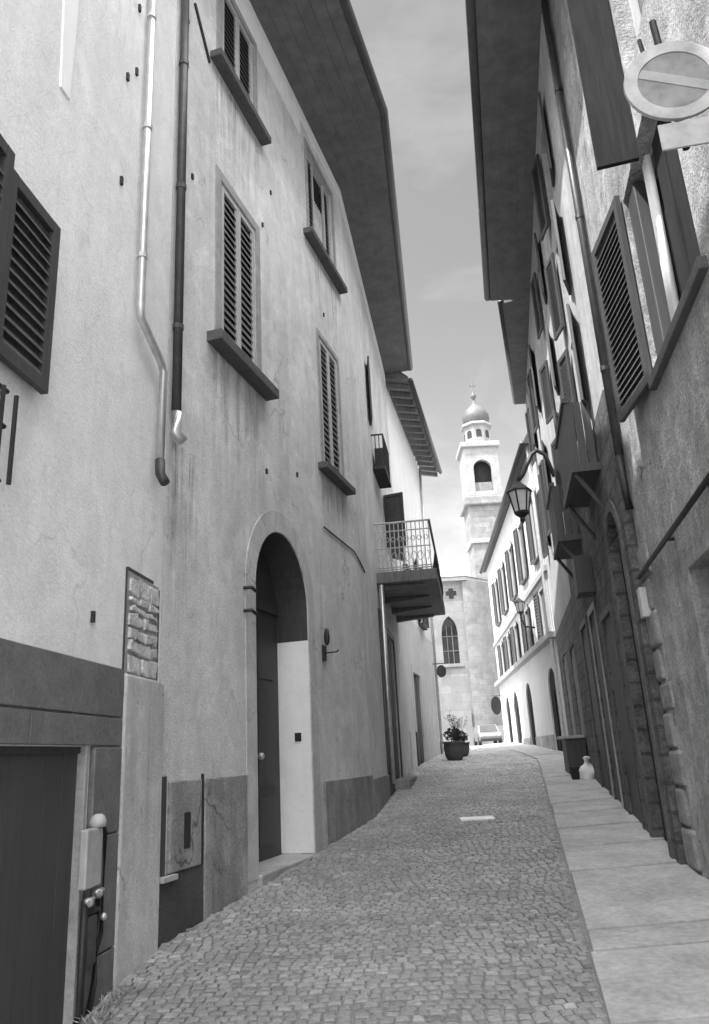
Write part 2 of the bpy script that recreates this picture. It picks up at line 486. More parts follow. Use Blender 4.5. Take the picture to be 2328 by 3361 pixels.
def build_street():
    mb = MB()
    ys = [-2 + .8 * k for k in range(0, 60)]
    for j in range(len(ys) - 1):
        y0, y1 = ys[j], ys[j + 1]
        xa = lambda y: left_edge(y) - .15 if y < 26 else left_edge(26) - .15
        mb.face([(xa(y0), y0, G(y0) - .016), (kerb(y0) + .02, y0, G(y0) - .016), (kerb(y1) + .02, y1, G(y1) - .016), (xa(y1), y1, G(y1) - .016)])
    structure(mb.build('street_bed', M['mortar']))
    # setts: rows bent into shallow segmental arcs
    mb = MB(); tones = []
    rnd = random.random
    y = 3.2; row = 0
    while y < 33:
        big = 1.0 if y < 18 else 1.5
        step = (.070 + .007 * rnd()) * big
        x = left_edge(min(y, 26)) + .02 + rnd() * .06; xe = kerb(y) - .022
        rt = .9 + .2 * rnd()
        while x < xe - .04:
            w = (.064 + .034 * rnd()) * big
            if x + w > xe: w = xe - x
            xm = x + w / 2
            u = (xm - left_edge(min(y, 26))) / 1.25
            arc = .06 * (1 - (2 * (u - math.floor(u)) - 1) ** 2)
            yy = y + arc + (rnd() - .5) * .008
            sl = .06 * -4 * (2 * (u - math.floor(u)) - 1) / 1.25 * .8
            g = .005 + .004 * rnd(); h = (rnd() - .5) * .008; b = .010 * big
            zt = G(yy) + h; tx = (rnd() - .5) * .008; ty = (rnd() - .5) * .008
            j = lambda: (rnd() - .5) * .006
            w2 = w / 2 - g; d2 = step / 2 - g
            cs = [(-w2 + j(), -d2 + j()), (w2 + j(), -d2 + j()), (w2 + j(), d2 + j()), (-w2 + j(), d2 + j())]
            i = len(mb.v)
            for k, (cx, cy) in enumerate(cs):
                mb.v.append(Vector((xm + cx, yy + cy + sl * cx, G(yy + cy) - .03)))
            for k, (cx, cy) in enumerate(cs):
                mb.v.append(Vector((xm + cx, yy + cy + sl * cx, zt + .07 * cy - .006)))
            for k, (cx, cy) in enumerate(cs):
                fx = 1 - b / max(abs(cx), .02); fy = 1 - b / max(abs(cy), .02)
                mb.v.append(Vector((xm + cx * fx, yy + cy * fy + sl * cx * fx, zt + .07 * cy * fy + tx * cx / .05 + ty * cy / .05)))
            fs = [(8, 9, 10, 11)]
            for k in range(4):
                k2 = (k + 1) % 4
                fs += [(k, k2, 4 + k2, 4 + k), (4 + k, 4 + k2, 8 + k2, 8 + k)]
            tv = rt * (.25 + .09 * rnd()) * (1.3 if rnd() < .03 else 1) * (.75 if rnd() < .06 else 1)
            tv *= 1 + .42 * min(1, max(0, (yy - 11 + 2.5 * nsc(Vector((xm, yy * .6, 5)))) / 5))  # far setts paler: brightness for the shaded street put into the tone
            for f in fs:
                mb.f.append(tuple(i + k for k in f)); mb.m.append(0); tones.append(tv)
            x += w
        y += step; row += 1
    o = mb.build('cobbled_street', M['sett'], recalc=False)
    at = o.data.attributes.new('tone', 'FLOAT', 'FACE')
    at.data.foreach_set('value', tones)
    structure(o)
    # granite slabs of the pavement
    mb = MB(); y = -1.0
    cuts = [-1.0, .3, 1.5, 2.6, 3.75, 4.55, 5.15, 5.67, 6.12, 7.9, 9.0, 10.2, 11.3, 12.3, 13.5, 14.6, 15.8, 17.0, 18.2, 19.4, 20.6]
    while cuts[-1] < 38: cuts.append(cuts[-1] + 1.3)
    def wall_x(y):
        if y < 7.75: return 2.1125 + .17 * (y - 3)
        if y < 20: return 2.87 + .18 * (y - 8)
        return 5.3 + .0697 * (y - 21)
    for k in range(len(cuts) - 1):
        y0, y1 = cuts[k] + (.03 if abs(cuts[k] - 7.9) < .01 else .013), cuts[k + 1] - .013
        if y1 - y0 < .2: continue
        e = random.uniform(-.012, .012); h = random.uniform(-.009, .009)
        q = lambda x, y, dz: (x, y, G(y) + dz)
        xr0, xr1 = wall_x(y0) + .1, wall_x(y1) + .1
        k0, k1 = kerb(y0) - .012 + e, kerb(y1) - .012 + e
        n = 4; prev = None
        mb.hexa([q(k0, y0, -.1), q(xr0, y0, -.1), q(xr1, y1, -.1), q(k1, y1, -.1),
                 q(k0, y0, .016 + h * .5), q(xr0, y0, .05 + h), q(xr1, y1, .05 - h), q(k1, y1, .016 - h * .5)])
    structure(mb.build('stone_pavement', M['slab'], bevel=.008))
    mb = MB()
    for j in range(-2, 38):
        mb.face([(kerb(j), j, G(j) - .012), (wall_x(j) + .3, j, G(j) - .012), (wall_x(j + 1) + .3, j + 1, G(j + 1) - .012), (kerb(j + 1), j + 1, G(j + 1) - .012)])
    structure(mb.build('pavement_bed', M['dirt']))
build_street()

# ------------------------------------------------------------------ left foreground: house with the garage
def garage_house():
    h = thing('house', 'pale plastered house with dark stone base and garage door, left foreground', 'house', (-1.85, 4.2, G(4.2)))
    mb = MB()
    facade(mb, A, -4.5, 4.31, -.3, 13.0, [dict(s0=.3, s1=1.26, z0=3.7, z1=5.1, dep=.2), dict(s0=.4, s1=3.0, z0=-.2, z1=1.84, dep=.06)], 6)
    mb.build('wall', M['plA'], h)
    # stone slabs cladding round the garage door
    mb = MB(); g = .006
    def slab(s0, s1, z0, z1): mb.box(A, s0 + g, s1 - g, z0 + g, z1 - g, -.01, .035 + random.uniform(0, .006))
    for a, b in ((-1.5, .4), (.4, 1.55), (1.55, 2.75), (2.75, 3.52)): slab(a, b, 2.03, 2.37)
    for a, b in ((-1.5, .4), (.4, 1.3), (1.3, 2.27), (2.27, 3.52)): slab(a, b, 1.84, 2.03)
    for a, b in ((-.2, .62), (.62, 1.3), (1.3, 1.84)): slab(3.09, 3.52, a, b); slab(-1.5, .4, a, b)
    mb.build('stone_cladding', M['clad'], h, bevel=.006)
    mb = MB()
    for k in range(13):
        a = .4 + k * .2; mb.box(A, a + .003, a + .197, .0 + G(2) * 0 - .1, 1.80, -.058, -.03 + random.uniform(0, .004))
    d = mb.build('garage_door', M['gdoor'], h)
    mb = MB(); mb.box(A, .4, 2.985, 1.80, 1.838, -.06, -.01); mb.build('head_rail', M['wood'], d)
    mb = MB(); mb.box(A, 2.985, 3.025, .25, 1.87, -.05, .03); mb.build('door_frame', M['jamb'], h, bevel=.006)
    # pilaster at the corner: smooth plaster below, bared stones above
    mb = MB(); mb.box(A, 3.522, 4.30, .1, 2.34, -.02, .05); mb.build('pilaster', M['plPil'], h, bevel=.02)
    mb = MB(); mb.box(A, 3.575, 4.22, 2.342, 3.1, -.02, .004); mb.build('old_mortar', M['oldm'], h)
    mb = MB(); zz = 2.35
    while zz < 3.06:
        hgt = random.uniform(.06, .15); ss = 3.585 + random.uniform(0, .03); zt = min(zz + hgt, 3.09)
        while ss < 4.16:
            w = random.uniform(.08, .24); se = min(ss + w, 4.21)
            if 4.21 - se < .07: se = 4.21
            j = lambda: random.uniform(-.018, .018); dd = random.uniform(.012, .03)
            q = [(ss + .012 + j(), zz + .01 + j()), (se - .012 + j(), zz + .01 + j()), (se - .012 + j(), zt - .01 + j()), (ss + .012 + j(), zt - .01 + j())]
            mb.hexa([A.p(a_, z_, -.01) for a_, z_ in q] + [A.p(a_, z_, dd + random.uniform(-.008, .008)) for a_, z_ in q]); ss = se
        zz += hgt
    mb.build('bared_stone', M['quoin'], h, bevel=.014)
    mb = MB()
    mb.box(A, 3.545, 3.57, 2.35, 3.12, -.02, .006); mb.box(A, 4.225, 4.245, 2.35, 3.08, -.02, .006); mb.box(A, 3.57, 4.1, 3.106, 3.13, -.02, .006)
    mb.build('broken_edge', M['plintd'], h)
    mb = MB(); mb.prism([A.p(2.09, 6.14, -.005), A.p(2.22, 6.16, -.005), A.p(2.28, 8.2, -.005), A.p(1.95, 8.2, -.005)], A.n.to_3d() * .016); mb.build('white_strip', M['patch'], h, bevel=.004)  # slanting white strip on the wall, widening upwards
    # window with folded louvred shutter
    mb = MB(); mb.box(A, .32, 1.24, 3.72, 5.08, -.2, -.15); w = mb.build('window', M['palew'], h)
    mb = MB(); mb.box(A, .4, 1.16, 3.8, 5.0, -.148, -.14); mb.build('pane', M['glass'], w)
    lf = A.leaf(1.55, .02, R(1.5)); louvre_leaf(lf, .56, 3.83, 4.99, 'shutter', w, [M['shut'], M['louv']], .075, .045, .075)
    lf = A.leaf(1.15, .04, R(-1)); louvre_leaf(lf, .40, 3.80, 5.07, 'shutter', w, [M['shut'], M['louv']], .075, .045, .075)
    mb = MB(); mb.box(A, .2, 1.34, 3.6, 3.7, -.1, .1); mb.build('sill', M['sill'], w, bevel=.01)
    mb = MB()
    for z in (3.12, 3.42, 3.62): mb.tube([A.p(.3, z, .1), A.p(1.66, z, .1), A.p(1.66, z, 0)], .014, 6)
    for k in range(12): mb.tube([A.p(.34 + k * .125, 3.12, .12), A.p(.34 + k * .125, 3.62, .12)], .014, 6)
    mb.build('flower_rail', M['iron'], w)
    # downpipe with its sideways jog
    mb = MB()
    mb.tube([A.p(3.49, 12, .06), A.p(3.48, 5.28, .06), A.p(3.50, 5.2, .06), A.p(4.0, 5.04, .06), A.p(4.05, 4.98, .06), A.p(4.02, 4.15, .06)], .036, 10)
    p = mb.build('downpipe', M['zinc'], h, smooth=True)
    mb = MB(); mb.tube([A.p(4.02, 4.15, .06), A.p(4.01, 4.02, .07), A.p(3.99, 3.93, .12)], .042, 10); mb.build('pipe_shoe', M['dpipe'], p, smooth=True)
    for z in (8.4, 7.1, 5.75):
        mb = MB(); mb.tube([A.p(3.48, z, .06), A.p(3.48, z + .04, .06)], .045, 10); mb.build('pipe_clip', M['zinc'], p)
    for s, z in ((3.3, 8.3), (3.3, 7.55), (3.12, 7.3), (3.1, 6.2), (3.0, 2.62)):
        mb = MB(); mb.box(A, s, s + .028, z, z + .075, -.01, .022); mb.build('wall_hook', M['iron'], h)
    poly_roof('roof', [M['soffit'], M['tile']], h, [A.p(-4.5, 0)[:2], A.p(4.3, 0)[:2]], [A.p(-4.5, 0, .5)[:2], A.p(4.3, 0, .5)[:2]], 13.0, 13.0, 2)
garage_house()

def utility():
    u = thing('meter_box', 'light grey meter cabinet with bell cap fixed to the dark stone beside the garage door', 'meter box', A.p(3.25, 1.0, .05))
    mb = MB(); mb.box(A, 2.93, 3.15, 1.03, 1.36, .04, .09); mb.build('cabinet', M['steel'], u, bevel=.01)
    mb = MB(); mb.lathe(A.p(3.11, 1.362, .07), [(.05, 0), (.052, .03), (.04, .06), (.02, .075)], 12); mb.build('bell_cap', M['steel'], u, smooth=True)
    mb = MB(); mb.tube([A.p(3.2, 1.4, .06), A.p(3.25, 1.32, .06), A.p(3.25, .75, .06), A.p(3.16, .62, .06)], .014, 8); mb.build('conduit', M['iron'], u, smooth=True)
    v = thing('gas_tap', 'dark gas pipe with two bright brass valves running down to the cobbles beside the garage', 'gas pipe', A.p(3.2, .4, .05))
    mb = MB()
    mb.tube([A.p(2.98, .97, .07), A.p(2.98, .4, .07), A.p(2.98, .3, .05)], .022, 8); mb.tube([A.p(3.16, .95, .07), A.p(3.16, .5, .07), A.p(3.12, .34, .06)], .018, 8); mb.tube([A.p(2.98, .9, .07), A.p(3.16, .9, .07)], .018, 8)
    mb.build('pipe', M['iron'], v, smooth=True)
    mb = MB(); mb.box(A, 2.99, 3.15, .6, .88, .04, .085); mb.build('housing', M['plintd'], v, bevel=.02)
    for s, z in ((3.0, .955), (3.13, .985)):
        mb = MB(); mb.ball(A.p(s, z, .08), .034, 10, .8); mb.tube([A.p(s - .05, z + .01, .09), A.p(s + .05, z + .015, .09)], .013, 6); mb.build('valve', M['brass'], v, smooth=True)
    mb = MB(); mb.ball(A.p(3.23, .84, .08), .022); mb.build('knob', M['brass'], v, smooth=True)
    # weeds at the foot of the wall
    mb = MB()
    for k in range(90):
        s = random.choice((2.98, 3.12, 3.3, 3.42)) + random.gauss(0, .05); d = .1 + random.random() * .12
        b = A.p(s, G(A.p(s, 0).y), d)
        t = b + Vector((random.gauss(0, .05), random.gauss(0, .05), random.uniform(.02, .08)))
        w = Vector((random.gauss(0, 1), random.gauss(0, 1), 0)).normalized() * .008
        mid = (b + t) / 2 + w * .2
        mb.face([b, mid + w, t, mid - w])
    w = tag(mb.build('weeds', M['leafp'], recalc=False), 'pale weeds sprouting between cobbles and wall beside the garage door', 'weeds'); w['kind'] = 'stuff'
utility()

# ------------------------------------------------------------------ left: house with the arched doorway
def arched_house():
    h = thing('house', 'long grey plastered house with the tall arched doorway and very wide dark eave', 'house', (-.8, 9, G(9)))
    W1 = dict(s0=1.02, s1=1.98, z0=9.78, z1=11.2, dep=.09)
    W2 = dict(s0=1.02, s1=1.98, z0=5.98, z1=8.12, dep=.09)
    W3 = dict(s0=4.08, s1=5.32, z0=9.5, z1=11.3, dep=.16)
    W4 = dict(s0=4.3, s1=5.2, z0=5.72, z1=7.9, dep=.09)
    D = dict(s0=1.87, s1=3.45, z0=.5, z1=4.28, dep=.42, spring=3.49)
    mb = MB()
    facade(mb, B1, 0, B1.L, -.3, 11.9, [W1, W2, W3, W4, D])
    V1 = dict(s0=2.9, s1=3.5, z0=8.3, z1=9.7, dep=.16)
    V2 = dict(s0=4.6, s1=5.5, z0=6.05, z1=7.3, dep=.16)
    E1 = dict(s0=3.55, s1=4.75, z0=.9, z1=4.0, dep=.06)
    facade(mb, B2, 0, B2.L, -.3, 11.9, [V1, V2, E1])
    i0, i1, i2 = B1.p(0, 0), B1.p(B1.L, 0), B2.p(B2.L, 0)
    b0, b1, b2 = B1.p(0, 0, -6), B1.p(B1.L, 0, -6), B2.p(B2.L, 0, -6)
    up = Vector((0, 0, 11.9))
    for q, r in ((i0, b0), (b0, b2), (b2, i2)): mb.face([q, r, r + up, q + up])
    mb.face([i0 + up, i1 + up, i2 + up, b2 + up, b1 + up, b0 + up])
    mb.build('wall', M['plB'], h)
    # white frieze below the eave
    mb = MB(); mb.box(B1, 0, 3.8, 11.28, 11.895, -.01, .014); mb.box(B1, 3.8, B1.L, 11.62, 11.895, -.01, .014); mb.box(B2, .02, B2.L, 11.55, 11.895, -.01, .014)
    mb.build('frieze', M['white'], h)
    # roof with soffit
    inn = [(-1.9, 5.4), tuple(B1.p(0, 0)[:2]), tuple(B1.p(B1.L, 0)[:2]), tuple(B2.p(B2.L, 0)[:2])]
    out = [(-.68, 5.35), (-.40, 6.31), (.78, 10.28), (1.72, 19.4)]
    inn[0] = (-1.64 - .27, 5.4)
    r = poly_roof('roof', [M['soffit'], M['tile']], h, inn, out, 11.9, 11.95, 1.8, .12)
    gutter(r, [(x + .05, y - .0) for x, y in out], 12.0, .085); soffit_planks(r, inn, out, 11.9, 11.95)
    # windows
    window(B1, h, W1['s0'], W1['s1'], W1['z0'], W1['z1'], .09, (.27, .1, .15), surround=.12)
    window(B1, h, W2['s0'], W2['s1'], W2['z0'], W2['z1'], .09, (.29, .12, .17), surround=.12)
    window(B1, h, W4['s0'], W4['s1'], W4['z0'], W4['z1'], .09, (.22, .1, .15), surround=.08)
    w = window(B1, h, W3['s0'], W3['s1'], W3['z0'], W3['z1'], .16, (.27, .1, .15), kind='open', surround=.1)
    mb = MB(); mb.box(B1, 4.46, 4.96, 10.62, 11.24, -.14, -.1); mb.build('dark_leaf', M['pitch'], w)
    louvre_leaf(B1.leaf(4.12, -.06, 0), .34, 9.56, 11.24, 'shutter', w, [M['stile'], M['slat'], M['pitch']], .05, .035, .095)
    louvre_leaf(B1.leaf(4.96, -.06, 0), .32, 9.56, 11.24, 'shutter', w, [M['stile'], M['slat'], M['pitch']], .05, .035, .095)
    mb = MB(); mb.box(B1, 4.46, 4.94, 9.56, 10.62, -.095, -.075)
    for k in range(6): mb.tube([B1.p(4.5 + k * .08, 9.58, -.07), B1.p(4.5 + k * .08, 10.6, -.07)], .022, 6)
    mb.build('blind', M['steel'], w, smooth=True)
    w = window(B2, h, V1['s0'], V1['s1'], V1['z0'], V1['z1'], .16, None, kind='open')
    louvre_leaf(B2.leaf(2.9, .03, R(170)), .45, 8.3, 9.7, 'shutter', w, [M['shut'], M['louv']])
    mb = MB(); mb.box(B2, 2.95, 3.45, 8.32, 9.68, -.15, -.11); mb.build('blind', M['shut'], w)
    # small iron flower balcony below it
    mb = MB(); mb.box(B2, 2.85, 4.1, 7.3, 7.38, 0, .26)
    for k in range(12): mb.tube([B2.p(2.9 + k * .106, 7.38, .24), B2.p(2.9 + k * .106, 8.08, .24)], .011, 5)
    for k in range(2): mb.tube([B2.p(2.9, 7.38, .08 + k * .08), B2.p(2.9, 8.08, .08 + k * .08)], .011, 5)
    mb.tube([B2.p(2.9, 8.08, 0), B2.p(2.9, 8.08, .24), B2.p(4.08, 8.08, .24)], .02, 6)
    mb.box(B2, 2.95, 4.0, 7.4, 7.8, .05, .22)
    mb.build('flower_balcony', M['iron'], h)
    # french window of the big balcony
    w = window(B2, h, V2['s0'], V2['s1'], V2['z0'], V2['z1'], .16, None, kind='open')
    louvre_leaf(B2.leaf(4.6, .03, R(105)), .46, 6.05, 7.3, 'shutter', w, [M['shut'], M['louv']])
    louvre_leaf(B2.leaf(5.5, .03, R(35)), .46, 6.05, 7.3, 'shutter', w, [M['shut'], M['louv']])
    for a, b_, z1, z0 in ((.7, 2.3, 5.86, 4.3), (.72, 2.28, 9.66, 8.2), (3.8, 5.6, 9.38, 8.0), (4.05, 5.45, 5.6, 4.85), (.02, .6, 4.5, 2.2)):
        rain_stain(B1, h, a, b_, z1, z0)
    # big balcony
    mb = MB(); mb.box(B2, 2.3, 6.4, 4.78, 5.0, -.05, 1.15); b = mb.build('balcony', M['greyw'], h, bevel=.02)
    for s in (2.5, 3.75, 5.0, 6.15):
        mb = MB(); c = [B2.p(s, 4.775, 0), B2.p(s, 4.775, .9), B2.p(s, 4.74, .88), B2.p(s, 4.69, .3), B2.p(s, 4.66, 0)]
        mb.prism(c, B2.p(s + .16, 0) - B2.p(s, 0)); mb.build('bracket', M['greyw'], b, bevel=.01)
    mb = MB()
    def bulge(z): return .06 * math.sin(math.pi * min(1, max(0, (z - 5.0) / .75)))
    def baluster(F0, s, d, out):
        pts = []
        for k in range(7):
            z = 5.0 + k * .97 / 6; q = F0(s, z, d, bulge(z)); pts.append(q)
        mb.tube(pts, .011, 5)
    front = lambda s, z, d, b: B2.p(s, z, d + b)
    side = lambda s, z, d, b: B2.p(s - b, z, d)
    for k in range(33): baluster(front, 2.36 + k * .125, 1.08, 1)
    for z in (5.08, 5.45, 5.97): mb.tube([front(2.36, z, 1.08, bulge(z)), front(6.36, z, 1.08, bulge(z))], .02 if z > 5.9 else .013, 6)
    mb.build('railing', M['iron'], b)
    mb = MB()
    for k in range(13): baluster(side, 2.36, .06 + k * .083, 1)
    for z in (5.04, 5.08, 5.45, 5.8, 5.97):
        mb.tube([side(2.36, z, .0, bulge(z)), side(2.36, z, 1.08, bulge(z))], .02 if z > 5.9 else .013, 6)
    for k in range(8):     # scrolls between the balusters of the near end
        c = side(2.36, 5.62, .12 + k * .125, .05)
        mb.tube([c + B2.n.to_3d() * (.045 * math.cos(a)) + Vector((0, 0, .045 * math.sin(a))) for a in [2 * math.pi * q / 10 for q in range(11)]], .008, 5)
        c = side(2.36, 5.27, .12 + k * .125, .05)
        mb.tube([c + B2.n.to_3d() * (.05 * math.cos(a)) + Vector((0, 0, .09 * math.sin(a))) for a in [2 * math.pi * q / 10 for q in range(11)]], .008, 5)
    mb.build('railing', M['steel'], b)
    # arched doorway
    mb = MB(); arch_band(mb, B1, D['s0'] - .005, D['s1'] + .005, .62, D['spring'], .25, -.01, .009); mb.build('door_surround', M['ring'], h)
    mb = MB()
    mb.box(B1, D['s1'] - .014, D['s1'] - .002, .66, 3.1, -.415, -.004)
    mb.build('door_reveal', M['white'], h)
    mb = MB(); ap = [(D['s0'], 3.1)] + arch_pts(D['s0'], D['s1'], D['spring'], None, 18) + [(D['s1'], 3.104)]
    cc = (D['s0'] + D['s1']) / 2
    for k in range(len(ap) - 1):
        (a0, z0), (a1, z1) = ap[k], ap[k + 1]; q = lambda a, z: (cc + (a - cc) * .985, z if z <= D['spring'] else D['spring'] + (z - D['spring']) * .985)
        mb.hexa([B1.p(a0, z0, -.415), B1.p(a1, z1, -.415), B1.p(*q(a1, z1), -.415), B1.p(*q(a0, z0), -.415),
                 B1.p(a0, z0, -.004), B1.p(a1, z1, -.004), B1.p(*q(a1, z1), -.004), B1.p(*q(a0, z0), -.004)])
    mb.build('arch_shade_lining', M['wood'], h)  # dark lining: shade inside the arch head put into the colour
    mb = MB(); ap = arch_pts(D['s0'], D['s1'], D['spring'], None, 18)
    poly = [B1.p(D['s0'], .6, -.41)] + [B1.p(a, z, -.41) for a, z in ap] + [B1.p(D['s1'], .6, -.41)]
    mb.prism(poly, -B1.n.to_3d() * .05)
    c = (D['s0'] + D['s1']) / 2
    for a, b_ in ((D['s0'] + .1, c - .03), (c + .03, D['s1'] - .1)):
        for z0, z1 in ((.8, 1.3), (1.42, 2.5), (2.62, 3.35)): mb.box(B1, a + .08, b_ - .08, z0, z1, -.412, -.38)
    mb.box(B1, c - .03, c + .03, .65, 3.47, -.412, -.375); mb.box(B1, D['s0'] + .01, D['s1'] - .016, 3.44, 3.54, -.412, -.37)
    d = mb.build('arched_door', M['wood'], h)
    mb = MB(); mb.ball(B1.p(c + .12, 1.75, -.36), .04); mb.build('door_knob', M['brass'], d, smooth=True)
    mb = MB(); mb.box(B1, D['s1'] - .03, D['s1'] - .015, 1.9, 2.0, -.2, -.12); mb.build('bell_push', M['iron'], h)
    mb = MB(); mb.box(B1, D['s0'] - .02, D['s1'] + .28, .35, .655, -.4, .05); mb.build('threshold', M['slab'], h, bevel=.015)
    # plinth and its openings
    for F, a in ((B1, (.74, 1.585, -.1, 1.58, -.01, .028)), (B1, (3.83, B1.L, -.1, 1.42, -.01, .03)), (B2, (.03, 2.2, -.1, 1.36, -.01, .03))):
        mb = MB(); mb.box(F, *a); mb.build('plinth', M['plint'], h, bevel=.01)
    mb = MB(); mb.box(B1, .015, .72, -.1, .9, -.01, .02); mb.box(B1, .015, .115, .9, 1.62, -.01, .012); mb.build('dark_plinth', M['plintd'], h)  # dark facing below and beside the meter door
    mb = MB(); mb.box(B1, .15, .66, .905, 1.58, -.01, .035); mt = mb.build('meter_door', M['plint'], h, bevel=.012)
    mb = MB(); mb.box(B1, .36, .46, 1.06, 1.33, .02, .039); mb.build('slot', M['dark'], mt)
    mb = MB(); mb.box(B1, .70, .735, .5, 1.62, -.01, .012); mb.build('joint', M['dark'], h)
    mb = MB(); mb.box(B1, .0, .22, .86, .9, .02, .07); mb.build('ledge', M['steel'], h, bevel=.004)
    # fittings on the wall
    for z in (3.18, 3.42):
        mb = MB(); mb.tube([B1.p(1.58, z, 0), B1.p(1.6, z, .08), B1.p(1.72, z - .02, .08)], .02, 6); mb.build('hinge_pin', M['iron'], h)
    mb = MB(); mb.tube([B1.p(4.2, 4.78, .015), B1.p(5.6, 4.76, .015), B1.p(5.9, 4.66, .015), B2.p(.5, 4.6, .015)], .011, 6); mb.build('cable', M['iron'], h)
    mb = MB(); mb.tube([B1.p(.055, 11.85, .06), B1.p(.055, 4.75, .06)], .045, 10); p = mb.build('downpipe', M['dpipe'], h, smooth=True)
    mb = MB(); mb.tube([B1.p(.055, 4.75, .06), B1.p(.055, 4.55, .06), B1.p(.08, 4.47, .12)], .05, 10); mb.build('pipe_shoe', M['zinc'], p, smooth=True)
    for z in (10.4, 8.8, 7.2, 5.6):
        mb = MB(); mb.tube([B1.p(.055, z, .06), B1.p(.055, z + .05, .06)], .053, 10); mb.build('pipe_clip', M['dpipe'], p)
    mb = MB(); mb.tube([B2.p(2.32, 4.75, .08), B2.p(2.3, 1.2, .08)], .045, 8); mb.build('downpipe', M['zinc'], h, smooth=True)
    for s, z in ((.35, 7.6), (2.2, 8.35), (2.5, 9.1), (4.6, 8.4), (.2, 9.6), (3.2, 5.2), (2.2, 4.9)):
        mb = MB(); mb.box(B1, s, s + .03, z, z + .06, -.01, .02); mb.build('wall_hook', M['iron'], h)
    mb = MB(); mb.tube([B1.p(.35, 10.05, .015), B1.p(.72, 9.55, .015)], .018, 5); mb.build('wall_cramp', M['iron'], h)
    # ground floor door under the balcony
    mb = MB(); mb.box(B2, 3.57, 4.73, .95, 3.98, -.06, -.03); mb.box(B2, 4.12, 4.18, .95, 3.98, -.03, -.015)
    for a in (3.67, 4.25):
        for z0, z1 in ((1.3, 2.2), (2.35, 3.7)): mb.box(B2, a, a + .38, z0, z1, -.035, -.015)
    mb.build('door', M['wood'], h)
    mb = MB()
    for a in ((3.42, 3.54, .9, 4.12), (4.76, 4.88, .9, 4.12), (3.54, 4.76, 4.01, 4.12)): mb.box(B2, *a, -.01, .03)
    mb.build('door_frame', M['wood'], h)
    mb = MB(); mb.box(B2, 2.22, 3.42, -.1, 4.3, -.01, .02); mb.build('dark_panel', M['wood'], h)
    mb = MB(); mb.box(B2, 3.2, 5.0, 1.0, 1.24, 0, .3); mb.build('door_step', M['plint'], h, bevel=.015)
arched_house()

def wall_light():
    o = thing('wall_lamp', 'small iron arm lamp on the grey wall right of the arched doorway', 'wall lamp', B1.p(4.0, 2.95))
    mb = MB(); mb.box(B1, 3.95, 4.05, 2.9, 3.1, .0, .03); mb.build('wall_plate', M['iron'], o)
    mb = MB(); mb.tube([B1.p(4.0, 3.0, .02), B1.p(3.97, 3.0, .2), B1.p(3.95, 3.02, .23)], .009, 6); mb.build('arm', M['iron'], o)
    mb = MB(); mb.lathe(B1.p(4.0, 3.2, .06), [(.015, .12), (.03, .09), (.04, 0), (.035, -.06), (.015, -.1)], 10); mb.build('lamp_shade', M['iron'], o, smooth=True)
wall_light()

